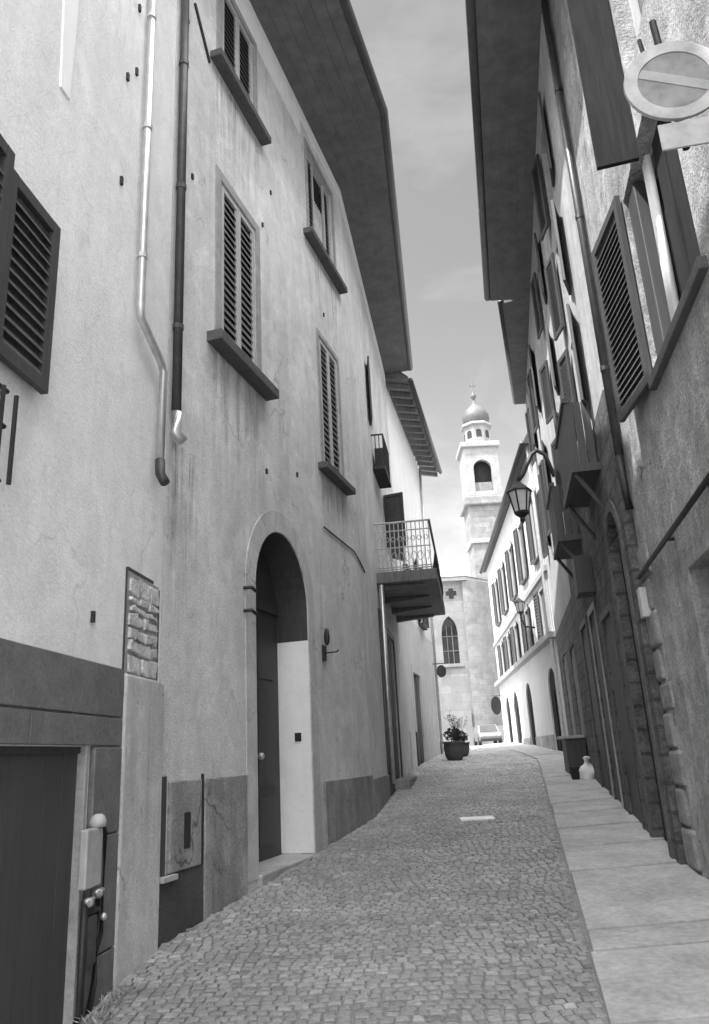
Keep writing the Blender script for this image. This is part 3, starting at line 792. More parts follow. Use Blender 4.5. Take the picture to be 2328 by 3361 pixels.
# ------------------------------------------------------------------ left far: house with rafters
def rafter_house():
    h = thing('house', 'light plastered house end beyond the balcony, under a low eave of exposed rafters', 'house', (1.7, 22.7, G(22.7)))
    D = dict(s0=1.35, s1=2.7, z0=1.2, z1=3.75, dep=.06)
    V = dict(s0=1.0, s1=1.9, z0=6.6, z1=8.4, dep=.15); V2 = dict(s0=3.6, s1=4.4, z0=5.4, z1=7.3, dep=.15)
    mb = MB(); facade(mb, Cw, 0, Cw.L, -.3, 5.2, [D], 5); mb.build('lower_wall', M['plC'], h)
    mb = MB(); facade(mb, Cw, 0, Cw.L, 5.204, 11.6, [V, V2], 5); mb.build('wall', M['plCw'], h)
    window(Cw, h, 1.0, 1.9, 6.6, 8.4, .15, (.1, .1, .14), kind='louvre')
    w = window(Cw, h, 3.6, 4.4, 5.4, 7.3, .15, (.1, .1, .14), kind='open')
    louvre_leaf(Cw.leaf(4.4, .03, R(14)), .42, 5.4, 7.3, 'shutter', w, [M['shut'], M['louv']])
    louvre_leaf(Cw.leaf(3.6, .03, R(166)), .42, 5.4, 7.3, 'shutter', w, [M['shut'], M['louv']])
    mb = MB(); mb.box(Cw, 1.38, 2.67, 1.25, 3.72, -.06, -.03); mb.box(Cw, 1.99, 2.05, 1.25, 3.72, -.03, -.01)
    for a in (1.45, 2.1):
        for z0, z1 in ((1.5, 2.2), (2.3, 3.55)): mb.box(Cw, a, a + .47, z0, z1, -.035, -.012)
    mb.build('door', M['wood'], h)
    mb = MB()
    for a in ((1.15, 1.345, 1.2, 3.95), (2.705, 2.9, 1.2, 3.95), (1.345, 2.705, 3.755, 3.95)): mb.box(Cw, *a, -.01, .02)
    mb.build('door_frame', M['plC'], h)
    for a in ((.0, 1.14, 1.0, 2.2), (2.91, Cw.L, 1.0, 2.0)):
        mb = MB(); mb.box(Cw, *a, -.01, .03); mb.build('plinth', M['plC'], h)
    mb = MB(); mb.box(Cw, .9, 1.13, 1.2, 2.2, .02, .06); mb.build('notice_board', M['shut'], h)
    # eave
    inn = [Cw.p(-.0, 0)[:2], Cw.p(Cw.L + 1.1, 0)[:2]]; out = [Cw.p(-.0, 0, .66)[:2], Cw.p(Cw.L + 1.1, 0, .66)[:2]]
    r = poly_roof('roof', [M['greyw'], M['tile']], h, inn, out, 11.78, 11.62, 1.8, .05)
    gutter(r, [(x + .06, y) for x, y in out], 11.62, .07)
    for k in range(15):
        s = .25 + k * .53
        mb = MB()
        mb.hexa([Cw.p(s, 11.6, 0), Cw.p(s + .13, 11.6, 0), Cw.p(s + .13, 11.46, .6), Cw.p(s, 11.46, .6),
                 Cw.p(s, 11.77, 0), Cw.p(s + .13, 11.77, 0), Cw.p(s + .13, 11.61, .6), Cw.p(s, 11.61, .6)])
        mb.build('rafter', M['greyw'], r)
    mb = MB(); mb.tube([Cw.p(Cw.L - .15, 11.4, .08), Cw.p(Cw.L - .15, 1.5, .08)], .05, 8); mb.build('downpipe', M['zinc'], h, smooth=True)
rafter_house()

def hanging_sign():
    o = thing('shop_sign', 'small round dark sign on the light house, left of the church window', 'shop sign', Cw.p(6.3, 4.2, 0))
    mb = MB(); mb.tube([Cw.p(6.3, 4.45, 0), Cw.p(6.3, 4.45, .45)], .015, 6); mb.build('arm', M['iron'], o)
    mb = MB(); c = Cw.p(6.3, 4.2, .28); t = Cw.t.to_3d(); n = Cw.n.to_3d()
    mb.prism([c + n * (.16 * math.cos(a)) + Vector((0, 0, .2 * math.sin(a))) for a in [2 * math.pi * k / 18 for k in range(18)]], t * .03); mb.build('board', M['shut'], o)
hanging_sign()

# ------------------------------------------------------------------ church and tower
def church():
    h = thing('church', 'pale stone church with a tall gothic window and cross opening closing the street', 'church', (6, 49, G(48)))
    F = Frame((8.6, 48), (1.0, 48))      # facing the camera, s runs from right to left
    F.n = Vector((0, -1))
    W = dict(s0=2.55, s1=3.58, z0=6.8, z1=9.75, dep=.35, spring=8.7, pointed=True)
    mb = MB(); facade(mb, F, 2.0, 7.6, 0, 12.0, [W], 14); mb.build('wall', M['church'], h)
    mb = MB(); ap = arch_pts(2.55, 3.58, 8.7, 1.05, 16, True)
    mb.prism([F.p(2.55, 6.8, -.34)] + [F.p(a, z, -.34) for a, z in ap] + [F.p(3.58, 6.8, -.34)], (0, .05, 0))
    w = mb.build('gothic_window', M['glass'], h)
    mb = MB()
    for s in (2.9, 3.23): mb.box(F, s - .02, s + .02, 6.82, 9.2, -.338, -.3)
    for z in (7.6, 8.5): mb.box(F, 2.56, 3.57, z, z + .04, -.338, -.3)
    mb.build('tracery', M['greyw'], w)
    mb = MB(); mb.box(F, 2.4, 3.73, 6.6, 6.798, -.2, .12); mb.build('sill', M['church'], w)
    mb = MB(); mb.box(F, 2.62, 2.92, 10.85, 11.5, -.02, .02); mb.box(F, 2.44, 2.62, 11.05, 11.33, -.02, .02); mb.box(F, 2.92, 3.1, 11.05, 11.33, -.02, .02)
    mb.build('cross_opening', M['dark'], h)
    # rounded rubble end to the right
    mb = MB(); pts = []
    for k in range(13):
        a = R(-95 + k * 11); pts.append((6.55 + 2.1 * math.sin(R(0) + (k / 12) * R(100)), 49.9 - 2.1 * math.cos((k / 12) * R(100))))
    pts = [(6.55, 47.8)] + pts[1:] + [(8.7, 62), (6.55, 62)]
    mb.prism([(x, y, 0) for x, y in pts], (0, 0, 11.9)); mb.build('apse', M['churchr'], h)
    mb = MB(); mb.prism([(x, y, 11.95) for x, y in [(.8, 47.75), (6.7, 47.7), (8.9, 49.8), (8.95, 62), (.8, 62)]], (0, 0, .22)); mb.build('cornice', M['jamb'], h)
    mb = MB()
    mb.face([(.7, 47.6, 12.2), (6.7, 47.6, 12.2), (6.2, 56, 14.4), (.7, 56, 14.4)]); mb.face([(6.7, 47.6, 12.2), (9.0, 49.8, 12.2), (6.2, 56, 14.4)])
    mb.face([(9.0, 49.8, 12.2), (9.0, 62, 12.2), (6.2, 56, 14.4)]); mb.face([(.7, 47.6, 12.19), (6.7, 47.6, 12.19), (9.0, 49.8, 12.19), (9.0, 62, 12.19), (.7, 62, 12.19)])
    mb.build('roof', M['lead'], h, recalc=False)
    mb = MB(); mb.box(F, -.1, 7.6, 0, 3.0, .0, .08); mb.box(F, 2.2, 3.5, 1.5, 4.0, .07, .09); mb.build('base_course', M['church'], h)
church()

def tower():
    cx, cy = 10.55, 60
    h = thing('bell_tower', 'slim pale bell tower with arched belfry, octagonal lantern and dark onion dome', 'bell tower', (cx, cy, G(50)))
    def sq(mb, w, z0, z1, dx=0): mb.hexa([(cx + dx - w, cy - w, z0), (cx + dx + w, cy - w, z0), (cx + dx + w, cy + w, z0), (cx + dx - w, cy + w, z0), (cx + dx - w, cy - w, z1), (cx + dx + w, cy - w, z1), (cx + dx + w, cy + w, z1), (cx + dx - w, cy + w, z1)])
    mb = MB(); sq(mb, 1.35, 0, 17.2); mb.build('lower_shaft', M['towerg'], h)
    mb = MB(); sq(mb, 1.5, 17.2, 17.55); mb.build('dark_course', M['jamb'], h)
    mb = MB(); sq(mb, 1.42, 17.552, 20.3); mb.build('upper_shaft', M['towerg'], h)
    mb = MB(); sq(mb, 1.72, 20.302, 21.0); mb.build('belfry_cornice', M['towerg'], h, bevel=.08)
    F = Frame((cx + 1.4, cy - 1.4), (cx - 1.4, cy - 1.4)); F.n = Vector((0, -1))
    mb = MB(); facade(mb, F, 0, 2.8, 21.002, 25.3, [dict(s0=.65, s1=2.1, z0=21.5, z1=24.2, dep=.4, spring=23.45)], 2.8); mb.build('belfry', M['tower'], h)
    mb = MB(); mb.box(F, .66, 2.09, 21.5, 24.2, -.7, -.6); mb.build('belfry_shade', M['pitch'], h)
    mb = MB(); mb.box(F, .66, 2.09, 21.5, 22.3, -.3, -.2); mb.build('parapet', M['greyw'], h)
    mb = MB(); mb.lathe((cx, cy - .3, 22.5), [(.5, 0), (.45, .15), (.33, .5), (.25, .8), (.1, .95)], 14); mb.build('bell', M['dome'], h, smooth=True)
    mb = MB(); sq(mb, 1.62, 25.302, 25.75); mb.build('top_cornice', M['tower'], h, bevel=.06)
    mb = MB(); mb.lathe((cx + .1, cy, 25.752), [(1.3, 0), (1.25, .1), (1.12, .12), (1.12, 1.75), (1.35, 1.8), (1.3, 2.0)], 8, R(22.5)); l = mb.build('lantern', M['tower'], h)
    for k in range(8):
        a = R(45 * k - 90); c = Vector((cx + .1 + 1.035 * math.cos(a), cy + 1.035 * math.sin(a), 26.4))
        u = Vector((-math.sin(a), math.cos(a), 0)); n = Vector((math.cos(a), math.sin(a), 0))
        mb = MB(); pl = [c - u * .22 - n * .1, c + u * .22 - n * .1] + [c + u * (.22 * math.cos(q)) + Vector((0, 0, .45 + .22 * math.sin(q))) - n * .1 for q in [math.pi * j / 8 for j in range(9)]]
        mb.prism(pl, n * .125); mb.build('lantern_opening', M['dark'], l)
    mb = MB(); mb.lathe((cx + .15, cy, 27.752), [(.95, 0), (1.0, .1), (1.15, .5), (1.12, .9), (.9, 1.35), (.5, 1.75), (.2, 2.05), (.1, 2.4)], 16); mb.build('dome', M['dome'], h, smooth=True)
    mb = MB(); mb.lathe((cx + .15, cy, 30.1), [(.09, 0), (.1, .15), (.24, .35), (.24, .5), (.1, .7), (.05, 1.0), (.04, 2.0), (.01, 2.1)], 10); mb.build('finial', M['dome'], h, smooth=True)
    mb = MB(); mb.hexa([(cx - .15, cy - .03, 31.5), (cx + .45, cy - .03, 31.5), (cx + .45, cy + .03, 31.5), (cx - .15, cy + .03, 31.5), (cx - .15, cy - .03, 31.6), (cx + .45, cy - .03, 31.6), (cx + .45, cy + .03, 31.6), (cx - .15, cy + .03, 31.6)]); mb.build('cross_arm', M['dome'], h)
tower()

# ------------------------------------------------------------------ right far: bright house with arches
def arcade_house():
    h = thing('house', 'bright house with string courses and dark street-level arches, right of the church', 'house', (5.9, 29, G(29)))
    top = [1.2, 4.2, 7.2, 10.3, 13.3]; mid = [1.5, 4.9, 8.2, 10.9, 13.6]; arc = [(.9, 2.4), (6.1, 7.5), (9.9, 11.7), (13.0, 14.6)]
    ops = [dict(s0=c - .45, s1=c + .45, z0=7.0, z1=8.95, dep=.05) for c in top] + [dict(s0=c - .45, s1=c + .45, z0=4.7, z1=6.15, dep=.05) for c in mid]
    ops += [dict(s0=a, s1=b, z0=1.2, z1=3.85, dep=.06, spring=3.85 - (b - a) / 2) for a, b in arc]
    mb = MB(); facade(mb, Ew, 0, Ew.L, 0, 10.2, ops, 6); mb.build('wall', M['plE'], h)
    for c in top:
        w = window(Ew, h, c - .45, c + .45, 7.0, 8.95, .05, (.1, .08, .1), kind='open')
        louvre_leaf(Ew.leaf(c - .45, .03, R(172)), .45, 7.0, 8.95, 'shutter', w, [M['shut'], M['louv']], pitch=.1)
        louvre_leaf(Ew.leaf(c + .45, .03, R(8)), .45, 7.0, 8.95, 'shutter', w, [M['shut'], M['louv']], pitch=.1)
    for c in mid:
        w = window(Ew, h, c - .45, c + .45, 4.7, 6.15, .05, None, kind='open')
        louvre_leaf(Ew.leaf(c - .45, .03, R(172)), .45, 4.7, 6.15, 'shutter', w, [M['shut'], M['louv']], pitch=.1)
        louvre_leaf(Ew.leaf(c + .45, .03, R(8)), .45, 4.7, 6.15, 'shutter', w, [M['shut'], M['louv']], pitch=.1)
    for a, b in arc:
        mb = MB(); zs = 3.85 - (b - a) / 2; ap = arch_pts(a, b, zs, None, 12)
        mb.prism([Ew.p(a, 1.2, -.05)] + [Ew.p(s, z, -.05) for s, z in ap] + [Ew.p(b, 1.2, -.05)], -Ew.n.to_3d() * .05)
        mb.box(Ew, (a + b) / 2 - .03, (a + b) / 2 + .03, 1.3, 3.2, -.052, -.02); mb.build('arched_door', M['pitch'], h)
    for a in ((6.36, 6.52, -.01, .09), (4.5, 4.66, -.01, .22)):
        mb = MB(); mb.box(Ew, -.02, Ew.L + .02, *a); mb.build('string_course', M['jamb'], h)
    for a, b in ((2.41, 6.09), (7.51, 9.89), (14.61, Ew.L)):
        mb = MB(); mb.box(Ew, a, b, .5, 2.0, -.01, .03); mb.build('plinth', M['plint'], h)
    r = poly_roof('roof', [M['wood'], M['tile']], h, [Ew.p(0, 0)[:2], Ew.p(Ew.L + .6, 0)[:2]], [Ew.p(0, 0, .2)[:2], Ew.p(Ew.L + .6, 0, .2)[:2]], 10.22, 10.2, 1.2, .08)
    gutter(r, [tuple(Ew.p(0, 0, .26)[:2]), tuple(Ew.p(Ew.L + .6, 0, .26)[:2])], 10.22, .08)
    mb = MB(); mb.tube([Ew.p(.25, 10.2, .1), Ew.p(.25, 1.5, .1)], .05, 8); mb.build('downpipe', M['zinc'], h)
arcade_house()

def lantern(name, label, top, parent_pts, size, cat='street lamp'):
    """hanging lantern whose top is at `top`, with an arm polyline"""
    top = Vector(top)
    o = thing(name, label, cat, top)
    mb = MB(); mb.tube(parent_pts, 0.034 * size / .6, 8); mb.build('arm', M['iron'], o, smooth=True)
    k = size
    mb = MB()
    mb.lathe(top, [(.03 * k, 0), (.05 * k, -.04 * k), (.12 * k, -.12 * k), (.33 * k, -.3 * k), (.34 * k, -.33 * k)], 6)
    mb.build('lamp_cap', M['iron'], o)
    mb = MB(); mb.lathe(top, [(.27 * k, -.335 * k), (.16 * k, -.85 * k), (.05 * k, -.9 * k)], 6); mb.build('lamp_glass', M['lampg'], o)
    mb = MB()
    for j in range(6):
        a = 2 * math.pi * j / 6; e = Vector((math.cos(a), math.sin(a), 0))
        mb.tube([top + e * .285 * k + Vector((0, 0, -.33 * k)), top + e * .175 * k + Vector((0, 0, -.86 * k))], .022 * k, 5)
    mb.lathe(top, [(.2 * k, -.85 * k), (.19 * k, -.9 * k), (.06 * k, -1.0 * k), (.07 * k, -1.06 * k), (.02 * k, -1.15 * k)], 8)
    mb.build('lamp_frame', M['iron'], o)
    return o
q = Fw.p(6.2, 0, 0)
lt = Vector((3.25, 14.3, 6.72))
lantern('street_lamp', 'black hanging lantern on a curved iron arm from the right-hand houses, against the sky', lt,
        [(3.98, 14.3, 6.75), (3.85, 14.3, 7.22), (3.7, 14.3, 7.32), (3.58, 14.3, 7.24), (3.36, 14.3, 6.82), (3.25, 14.3, 6.70)], .78)
lt = Ew.p(3.5, 6.3, .4)
lantern('street_lamp', 'small dark lantern on the bright house front above the street, below the large lantern', lt,
        [Ew.p(3.5, 5.3, .0), Ew.p(3.5, 5.35, .3), Ew.p(3.5, 5.6, .4), Ew.p(3.5, 5.75, .4)], .55)

def oval_sign():
    o = thing('shop_sign', 'dark oval sign projecting from the corner where bright house meets church', 'shop sign', Ew.p(15.9, 3.3))
    c = Ew.p(15.9, 3.6, .3)
    mb = MB(); mb.tube([Ew.p(15.9, 4.05, 0), Ew.p(15.9, 4.05, .5)], .012, 6); mb.build('arm', M['iron'], o)
    mb = MB(); mb.prism([c + Ew.n.to_3d() * (.24 * math.cos(a)) + Vector((0, 0, .42 * math.sin(a))) for a in [2 * math.pi * k / 20 for k in range(20)]], -Ew.t.to_3d() * .05); mb.build('board', M['pitch'], o)
oval_sign()

# ------------------------------------------------------------------ right middle houses
def shutter_pair(F, w, s0, s1, z0, z1, a0, a1, lw=None):
    lw = lw or (s1 - s0) / 2
    louvre_leaf(F.leaf(s0, .03, R(180 - a0)), lw, z0, z1, 'shutter', w, [M['shut'], M['louv']])
    louvre_leaf(F.leaf(s1, .03, R(a1)), lw, z0, z1, 'shutter', w, [M['shut'], M['louv']])

def shutter_house():
    h = thing('house', 'tall house on the right with many open dark shutters and dark timber ground floor', 'house', (3.4, 11, G(11)))
    wins = [(.95, 1.75, 9.15, 10.45), (3.75, 4.55, 9.0, 10.2), (.95, 1.75, 7.4, 8.65), (3.85, 4.65, 7.3, 8.4), (.95, 1.75, 5.7, 7.05), (3.85, 4.65, 5.6, 6.9)]
    doors = [(.15, 1.1, .4, 4.25), (1.75, 2.75, .5, 3.3), (3.4, 4.2, .6, 3.6), (4.75, 5.7, .7, 3.6)]
    ops = [dict(s0=a, s1=b, z0=c, z1=d, dep=.15) for a, b, c, d in wins]
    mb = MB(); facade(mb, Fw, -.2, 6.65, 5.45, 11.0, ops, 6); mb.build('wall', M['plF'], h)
    mb = MB(); facade(mb, Fw, -.2, 6.65, -.2, 5.446, [dict(s0=a, s1=b, z0=c, z1=d, dep=.06 if a > .2 else .12, **({} if a > .2 else dict(spring=d - (b - a) / 2))) for a, b, c, d in doors], 6); mb.build('ground_floor', M['plFd'], h)
    for i, (a, b, c, d) in enumerate(wins):
        w = window(Fw, h, a, b, c, d, .15, None, kind='open')
        ang = [(8, 12), (10, 9), (15, 14), (13, 16), (16, 15), (24, 12)][i]
        shutter_pair(Fw, w, a, b, c, d, *ang)
    mb = MB(); arch_band(mb, Fw, .15, 1.1, .3, 3.775, .13, -.01, .025); mb.build('arch_surround', M['sill2'], h, bevel=.01)
    mb = MB(); ap = arch_pts(.15, 1.1, 3.775, None, 14)
    mb.prism([Fw.p(.15, .4, -.115)] + [Fw.p(a, z, -.115) for a, z in ap] + [Fw.p(1.1, .4, -.115)], -Fw.n.to_3d() * .04)
    mb.box(Fw, .6, .65, .5, 3.7, -.117, -.09); mb.build('arched_door', M['pitch'], h)
    for a, b, c, d in doors[1:]:
        mb = MB(); mb.box(Fw, a + .01, b - .01, c, d - .01, -.06, -.03); mb.box(Fw, a + .12, b - .12, c + .9, d - .2, -.03, -.01); mb.build('door', M['wood'], h)
        mb = MB()
        for e in ((a - .1, a - .002), (b + .002, b + .1)): mb.box(Fw, e[0], e[1], c - .3, d + .1, -.01, .012)
        mb.box(Fw, a - .002, b + .002, d + .002, d + .1, -.01, .012); mb.build('door_frame', M['jamb'] if .55 < c < .65 else M['shut'], h)
    # timber balconies
    for s0, s1, z, dd in ((.75, 2.3, 4.85, .34), (3.7, 5.0, 4.75, .36)):
        mb = MB(); mb.box(Fw, s0, s1, z, z + .1, -.02, dd); b = mb.build('balcony', M['wood'], h)
        mb = MB()
        for k in range(int((s1 - s0) / .1)): mb.box(Fw, s0 + .02 + k * .1, s0 + .1 + k * .1, z + .1, z + .92, dd - .04, dd - .015)
        for k in range(3): mb.box(Fw, s0 + .01, s0 + .035, z + .1, z + .92, .03 + k * .1, .12 + k * .1)
        mb.box(Fw, s0 - .01, s1 + .02, z + .92, z + .98, dd - .06, dd + .01); mb.build('railing', M['wood'], b)
        for s in (s0 + .08, s1 - .16):
            mb = MB(); mb.tube([Fw.p(s, z - .01, dd - .05), Fw.p(s, z - .5, .0)], .03, 6); mb.build('strut', M['wood'], b)
    mb = MB(); mb.box(Fw, 2.85, 3.3, 3.75, 4.3, 0, .25); mb.build('sign_box', M['shut'], h, bevel=.01)
    inn = [(2.51, 6.0), tuple(Fw.p(6.7, 0)[:2])]
    out = [(1.64, 6.0), (3.20, 14.6)]
    r = poly_roof('roof', [M['soffit'], M['tile']], h, inn, out, 11.0, 11.0, 1.8, .12)
    gutter(r, [(x - .05, y) for x, y in out], 11.06, .08); soffit_planks(r, inn, out, 11.0, 11.0)
shutter_house()

def narrow_house():
    h = thing('house', 'narrow house with stepped back eave, just beyond the large hanging lantern', 'house', (4.6, 17, G(17)))
    wins = [(1.0, 1.8, 8.7, 10.2), (3.2, 4.0, 8.7, 10.2), (1.0, 1.8, 6.2, 7.9), (3.2, 4.0, 6.2, 7.9)]
    F = Frame(Fw.p(6.68, 0)[:2], Fw.p(12.19, 0)[:2], True)
    doors = [(.8, 1.9, .8, 3.6), (3.0, 4.2, .9, 3.7)]
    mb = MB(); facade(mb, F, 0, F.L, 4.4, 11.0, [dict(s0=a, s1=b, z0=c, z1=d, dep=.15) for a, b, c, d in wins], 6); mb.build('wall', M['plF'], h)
    mb = MB(); facade(mb, F, 0, F.L, -.2, 4.396, [dict(s0=a, s1=b, z0=c, z1=d, dep=.06) for a, b, c, d in doors], 6); mb.build('ground_floor', M['plFd'], h)
    for i, (a, b, c, d) in enumerate(wins):
        w = window(F, h, a, b, c, d, .15, None, kind='open'); shutter_pair(F, w, a, b, c, d, 14, 10)
    for a, b, c, d in doors:
        mb = MB(); mb.box(F, a + .01, b - .01, c, d - .01, -.06, -.03); mb.box(F, a + .12, b - .12, c + .9, d - .2, -.03, -.01); mb.build('door', M['wood'], h)
    r = poly_roof('roof', [M['soffit'], M['tile']], h, [tuple(F.p(0, 0)[:2]), tuple(F.p(F.L, 0)[:2])], [(3.48, 14.75), (4.78, 20.0)], 11.0, 11.0, 1.6, .12)
    gutter(r, [(3.45, 14.75), (4.75, 20.0)], 11.06, .07)
narrow_house()

# ------------------------------------------------------------------ right foreground house
def quoin_house():
    h = thing('house', 'rough rendered house with stone corner quoins and large shuttered window in the right foreground', 'house', (2.5, 5.3, G(5.3)))
    W = dict(s0=1.3, s1=2.92, z0=4.62, z1=6.4, dep=.2)
    U = dict(s0=1.1, s1=2.08, z0=6.9, z1=9.3, dep=.2)
    D = dict(s0=1.75, s1=2.93, z0=.2, z1=2.95, dep=.25)
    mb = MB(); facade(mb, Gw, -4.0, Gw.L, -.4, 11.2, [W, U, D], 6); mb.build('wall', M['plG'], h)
    w = window(Gw, h, W['s0'], W['s1'], W['z0'], W['z1'], .2, None, kind='open')
    mb = MB(); mb.box(Gw, 1.2, 2.98, 4.52, 4.615, -.1, .06); mb.build('sill', M['sill'], w, bevel=.01)
    mb = MB(); mb.box(Gw, 2.62, 2.9, 4.68, 6.36, -.17, -.03); mb.build('inner_leaf', M['shut'], w, bevel=.01)
    mb = MB()
    for k in range(3): mb.tube([Gw.p(2.36 + k * .05, 4.7, -.1), Gw.p(2.3 + k * .05, 6.34, -.1)], .03, 8)
    mb.build('curtain', M['cloth'], w, smooth=True)
    louvre_leaf(Gw.leaf(2.95, .015, R(8)), .86, 4.6, 6.5, 'shutter', w, [M['shut'], M['louv']], .08, .045, .07)
    mb = MB(); mb.box(Gw, 1.32, 2.2, 4.66, 6.36, -.16, -.12); mb.box(Gw, 1.42, 1.46, 4.7, 6.3, -.12, -.1); mb.box(Gw, 1.9, 1.93, 4.7, 6.3, -.12, -.1); mb.build('inner_leaf', M['pitch'], w)
    w = window(Gw, h, U['s0'], U['s1'], U['z0'], U['z1'], .2, None, kind='open')
    lf = Gw.leaf(2.16, .01, R(84)); mb = MB(); mb.box(lf, 0, .33, 6.2, 9.3, 0, .03)
    for a in ((0, .05, 6.2, 9.3), (.28, .33, 6.2, 9.3), (.05, .28, 6.2, 6.28), (.05, .28, 7.6, 7.69)): mb.box(lf, *a, -.012, -.0005)
    mb.build('shutter', M['pitch'], w, bevel=.004)
    louvre_leaf(Gw.leaf(1.2, .03, R(172)), .5, 7.0, 9.3, 'shutter', w, [M['shut'], M['louv']], .08, .045, .07)
    # quoins
    mb = MB(); z = .3; k = 0
    while z < 3.35:
        hh = random.uniform(.27, .36); wd = .42 if k % 2 else .26
        mb.box(Gw, Gw.L - wd + random.uniform(-.04, .04), Gw.L + .03, z + .012, z + hh - .012, -.3, .02 + random.uniform(0, .025)); z += hh; k += 1
    mb.build('quoin', M['quoinG'], h, bevel=.03)
    # doorway at the right edge
    mb = MB(); mb.box(Gw, 1.76, 2.92, .3, 2.94, -.25, -.2); mb.box(Gw, 2.3, 2.36, .3, 2.94, -.2, -.18); mb.build('door', M['wood'], h)
    mb = MB()
    mb.box(Gw, 2.935, 3.1, .3, 3.1, -.02, .03); mb.box(Gw, 1.55, 1.745, .3, 3.1, -.02, .03); mb.box(Gw, 1.745, 2.935, 2.955, 3.1, -.02, .03); mb.build('door_frame', M['quoinG'], h, bevel=.012)
    mb = MB(); mb.tube([Gw.p(4.75, 3.28, .06), Gw.p(.5, 3.37, .06)], .024, 8)
    for s in (4.6, 3.3, 1.9): mb.tube([Gw.p(s, 3.3, .06), Gw.p(s, 3.3, -.02)], .016, 6)
    mb.build('wall_bar', M['iron'], h, smooth=True)
    mb = MB(); mb.box(Gw, 4.62, 4.76, 2.86, 3.16, .0, .1); mb.build('junction_box', M['steel'], h, bevel=.01)
    mb = MB(); mb.tube([Gw.p(4.7, 11.1, .06), Gw.p(4.7, 4.6, .06)], .045, 10); p = mb.build('downpipe', M['dpipe'], h, smooth=True)
    mb = MB(); mb.tube([Gw.p(4.7, 4.6, .06), Gw.p(4.7, 4.2, .06), Gw.p(4.72, 4.0, .04)], .042, 10); mb.build('pipe_shoe', M['iron'], p, smooth=True)
    for z in (9.5, 7.6, 5.6):
        mb = MB(); mb.tube([Gw.p(4.7, z, .06), Gw.p(4.7, z + .05, .06)], .052, 10); mb.build('pipe_clip', M['iron'], p)
    r = poly_roof('roof', [M['soffit'], M['tile']], h, [tuple(Gw.p(-4, 0)[:2]), tuple(Gw.p(3.0, 0)[:2])], [tuple(Gw.p(-4, 0, .8)[:2]), tuple(Gw.p(3.0, 0, .8)[:2])], 11.2, 11.2, 1.8, .12)
quoin_house()

def road_sign():
    c = Vector((1.855, 3.3, 5.10)); r = .26
    o = thing('road_sign', 'faded round no-parking sign with small plate below, on a bracket in the top right', 'road sign', c - Vector((0, 0, .5)))
    n = Vector((-.18, -1, 0)).normalized(); u = Vector((1, -.18, 0)).normalized(); up = Vector((0, 0, 1))
    def ring(ri, ro, d0, d1, name, mat):
        mb = MB(); N = 40
        for k in range(N):
            a0, a1 = 2 * math.pi * k / N, 2 * math.pi * (k + 1) / N
            P = lambda rr, a, d: c + u * (rr * math.cos(a)) + up * (rr * math.sin(a)) + n * d
            if ri > 0: mb.hexa([P(ri, a0, d0), P(ro, a0, d0), P(ro, a1, d0), P(ri, a1, d0), P(ri, a0, d1), P(ro, a0, d1), P(ro, a1, d1), P(ri, a1, d1)])
        if ri == 0: mb.prism([c + u * (ro * math.cos(a)) + up * (ro * math.sin(a)) + n * d0 for a in [2 * math.pi * k / N for k in range(N)]], n * (d1 - d0))
        return mb.build(name, mat, o)
    ring(0, r - .002, 0, .012, 'disc', M['signb'])
    ring(r - .07, r, -.004, .018, 'rim', M['signw'])
    mb = MB(); dv = (u * .9 - up * .43); pv = (u * .43 + up * .9); a = r - .075
    q = [c + dv * -a + pv * -.03, c + dv * a + pv * -.03, c + dv * a + pv * .03, c + dv * -a + pv * .03]
    mb.hexa([x + n * .010 for x in q] + [x + n * .016 for x in q]); mb.build('diagonal_bar', M['signr'], o)
    mb = MB(); q = [c + u * -.13 + up * -.44, c + u * .33 + up * -.44, c + u * .33 + up * -.275, c + u * -.13 + up * -.275]
    mb.hexa([x - n * .002 for x in q] + [x + n * .012 for x in q]); mb.build('plate', M['signw'], o, bevel=.004)
    mb = MB(); mb.tube([c - n * .03 + up * .47 - u * .03, c - n * .03 - up * .42], .02, 8); mb.tube([c - n * .03 + up * .36 - u * .12, c - n * .03 + up * .1 - u * .1], .012, 6); mb.tube([c - n * .03 + up * .15, Gw.p(.35, 5.25, 0)], .016, 8); mb.tube([c - n * .03 - up * .35, Gw.p(.35, 4.85, 0)], .012, 8)
    mb.build('bracket', M['iron'], o)
road_sign()

# ------------------------------------------------------------------ things on the street
def foliage(c, rx, rz, n, size, mat, name, parent=None):
    mb = MB(); c = Vector(c)
    for k in range(n):
        d = Vector((random.gauss(0, 1), random.gauss(0, 1), random.gauss(0, 1))).normalized() * random.random() ** .4
        p = c + Vector((d.x * rx, d.y * rx, d.z * rz)); a = Vector((random.gauss(0, 1), random.gauss(0, 1), random.gauss(0, 1))).normalized()
        b = a.cross(Vector((.3, .5, .8))).normalized(); s = size * random.uniform(.6, 1.3)
        mb.face([p - a * s, p + b * s * .45, p + a * s, p - b * s * .45])
    return mb.build(name, mat, parent, recalc=False)

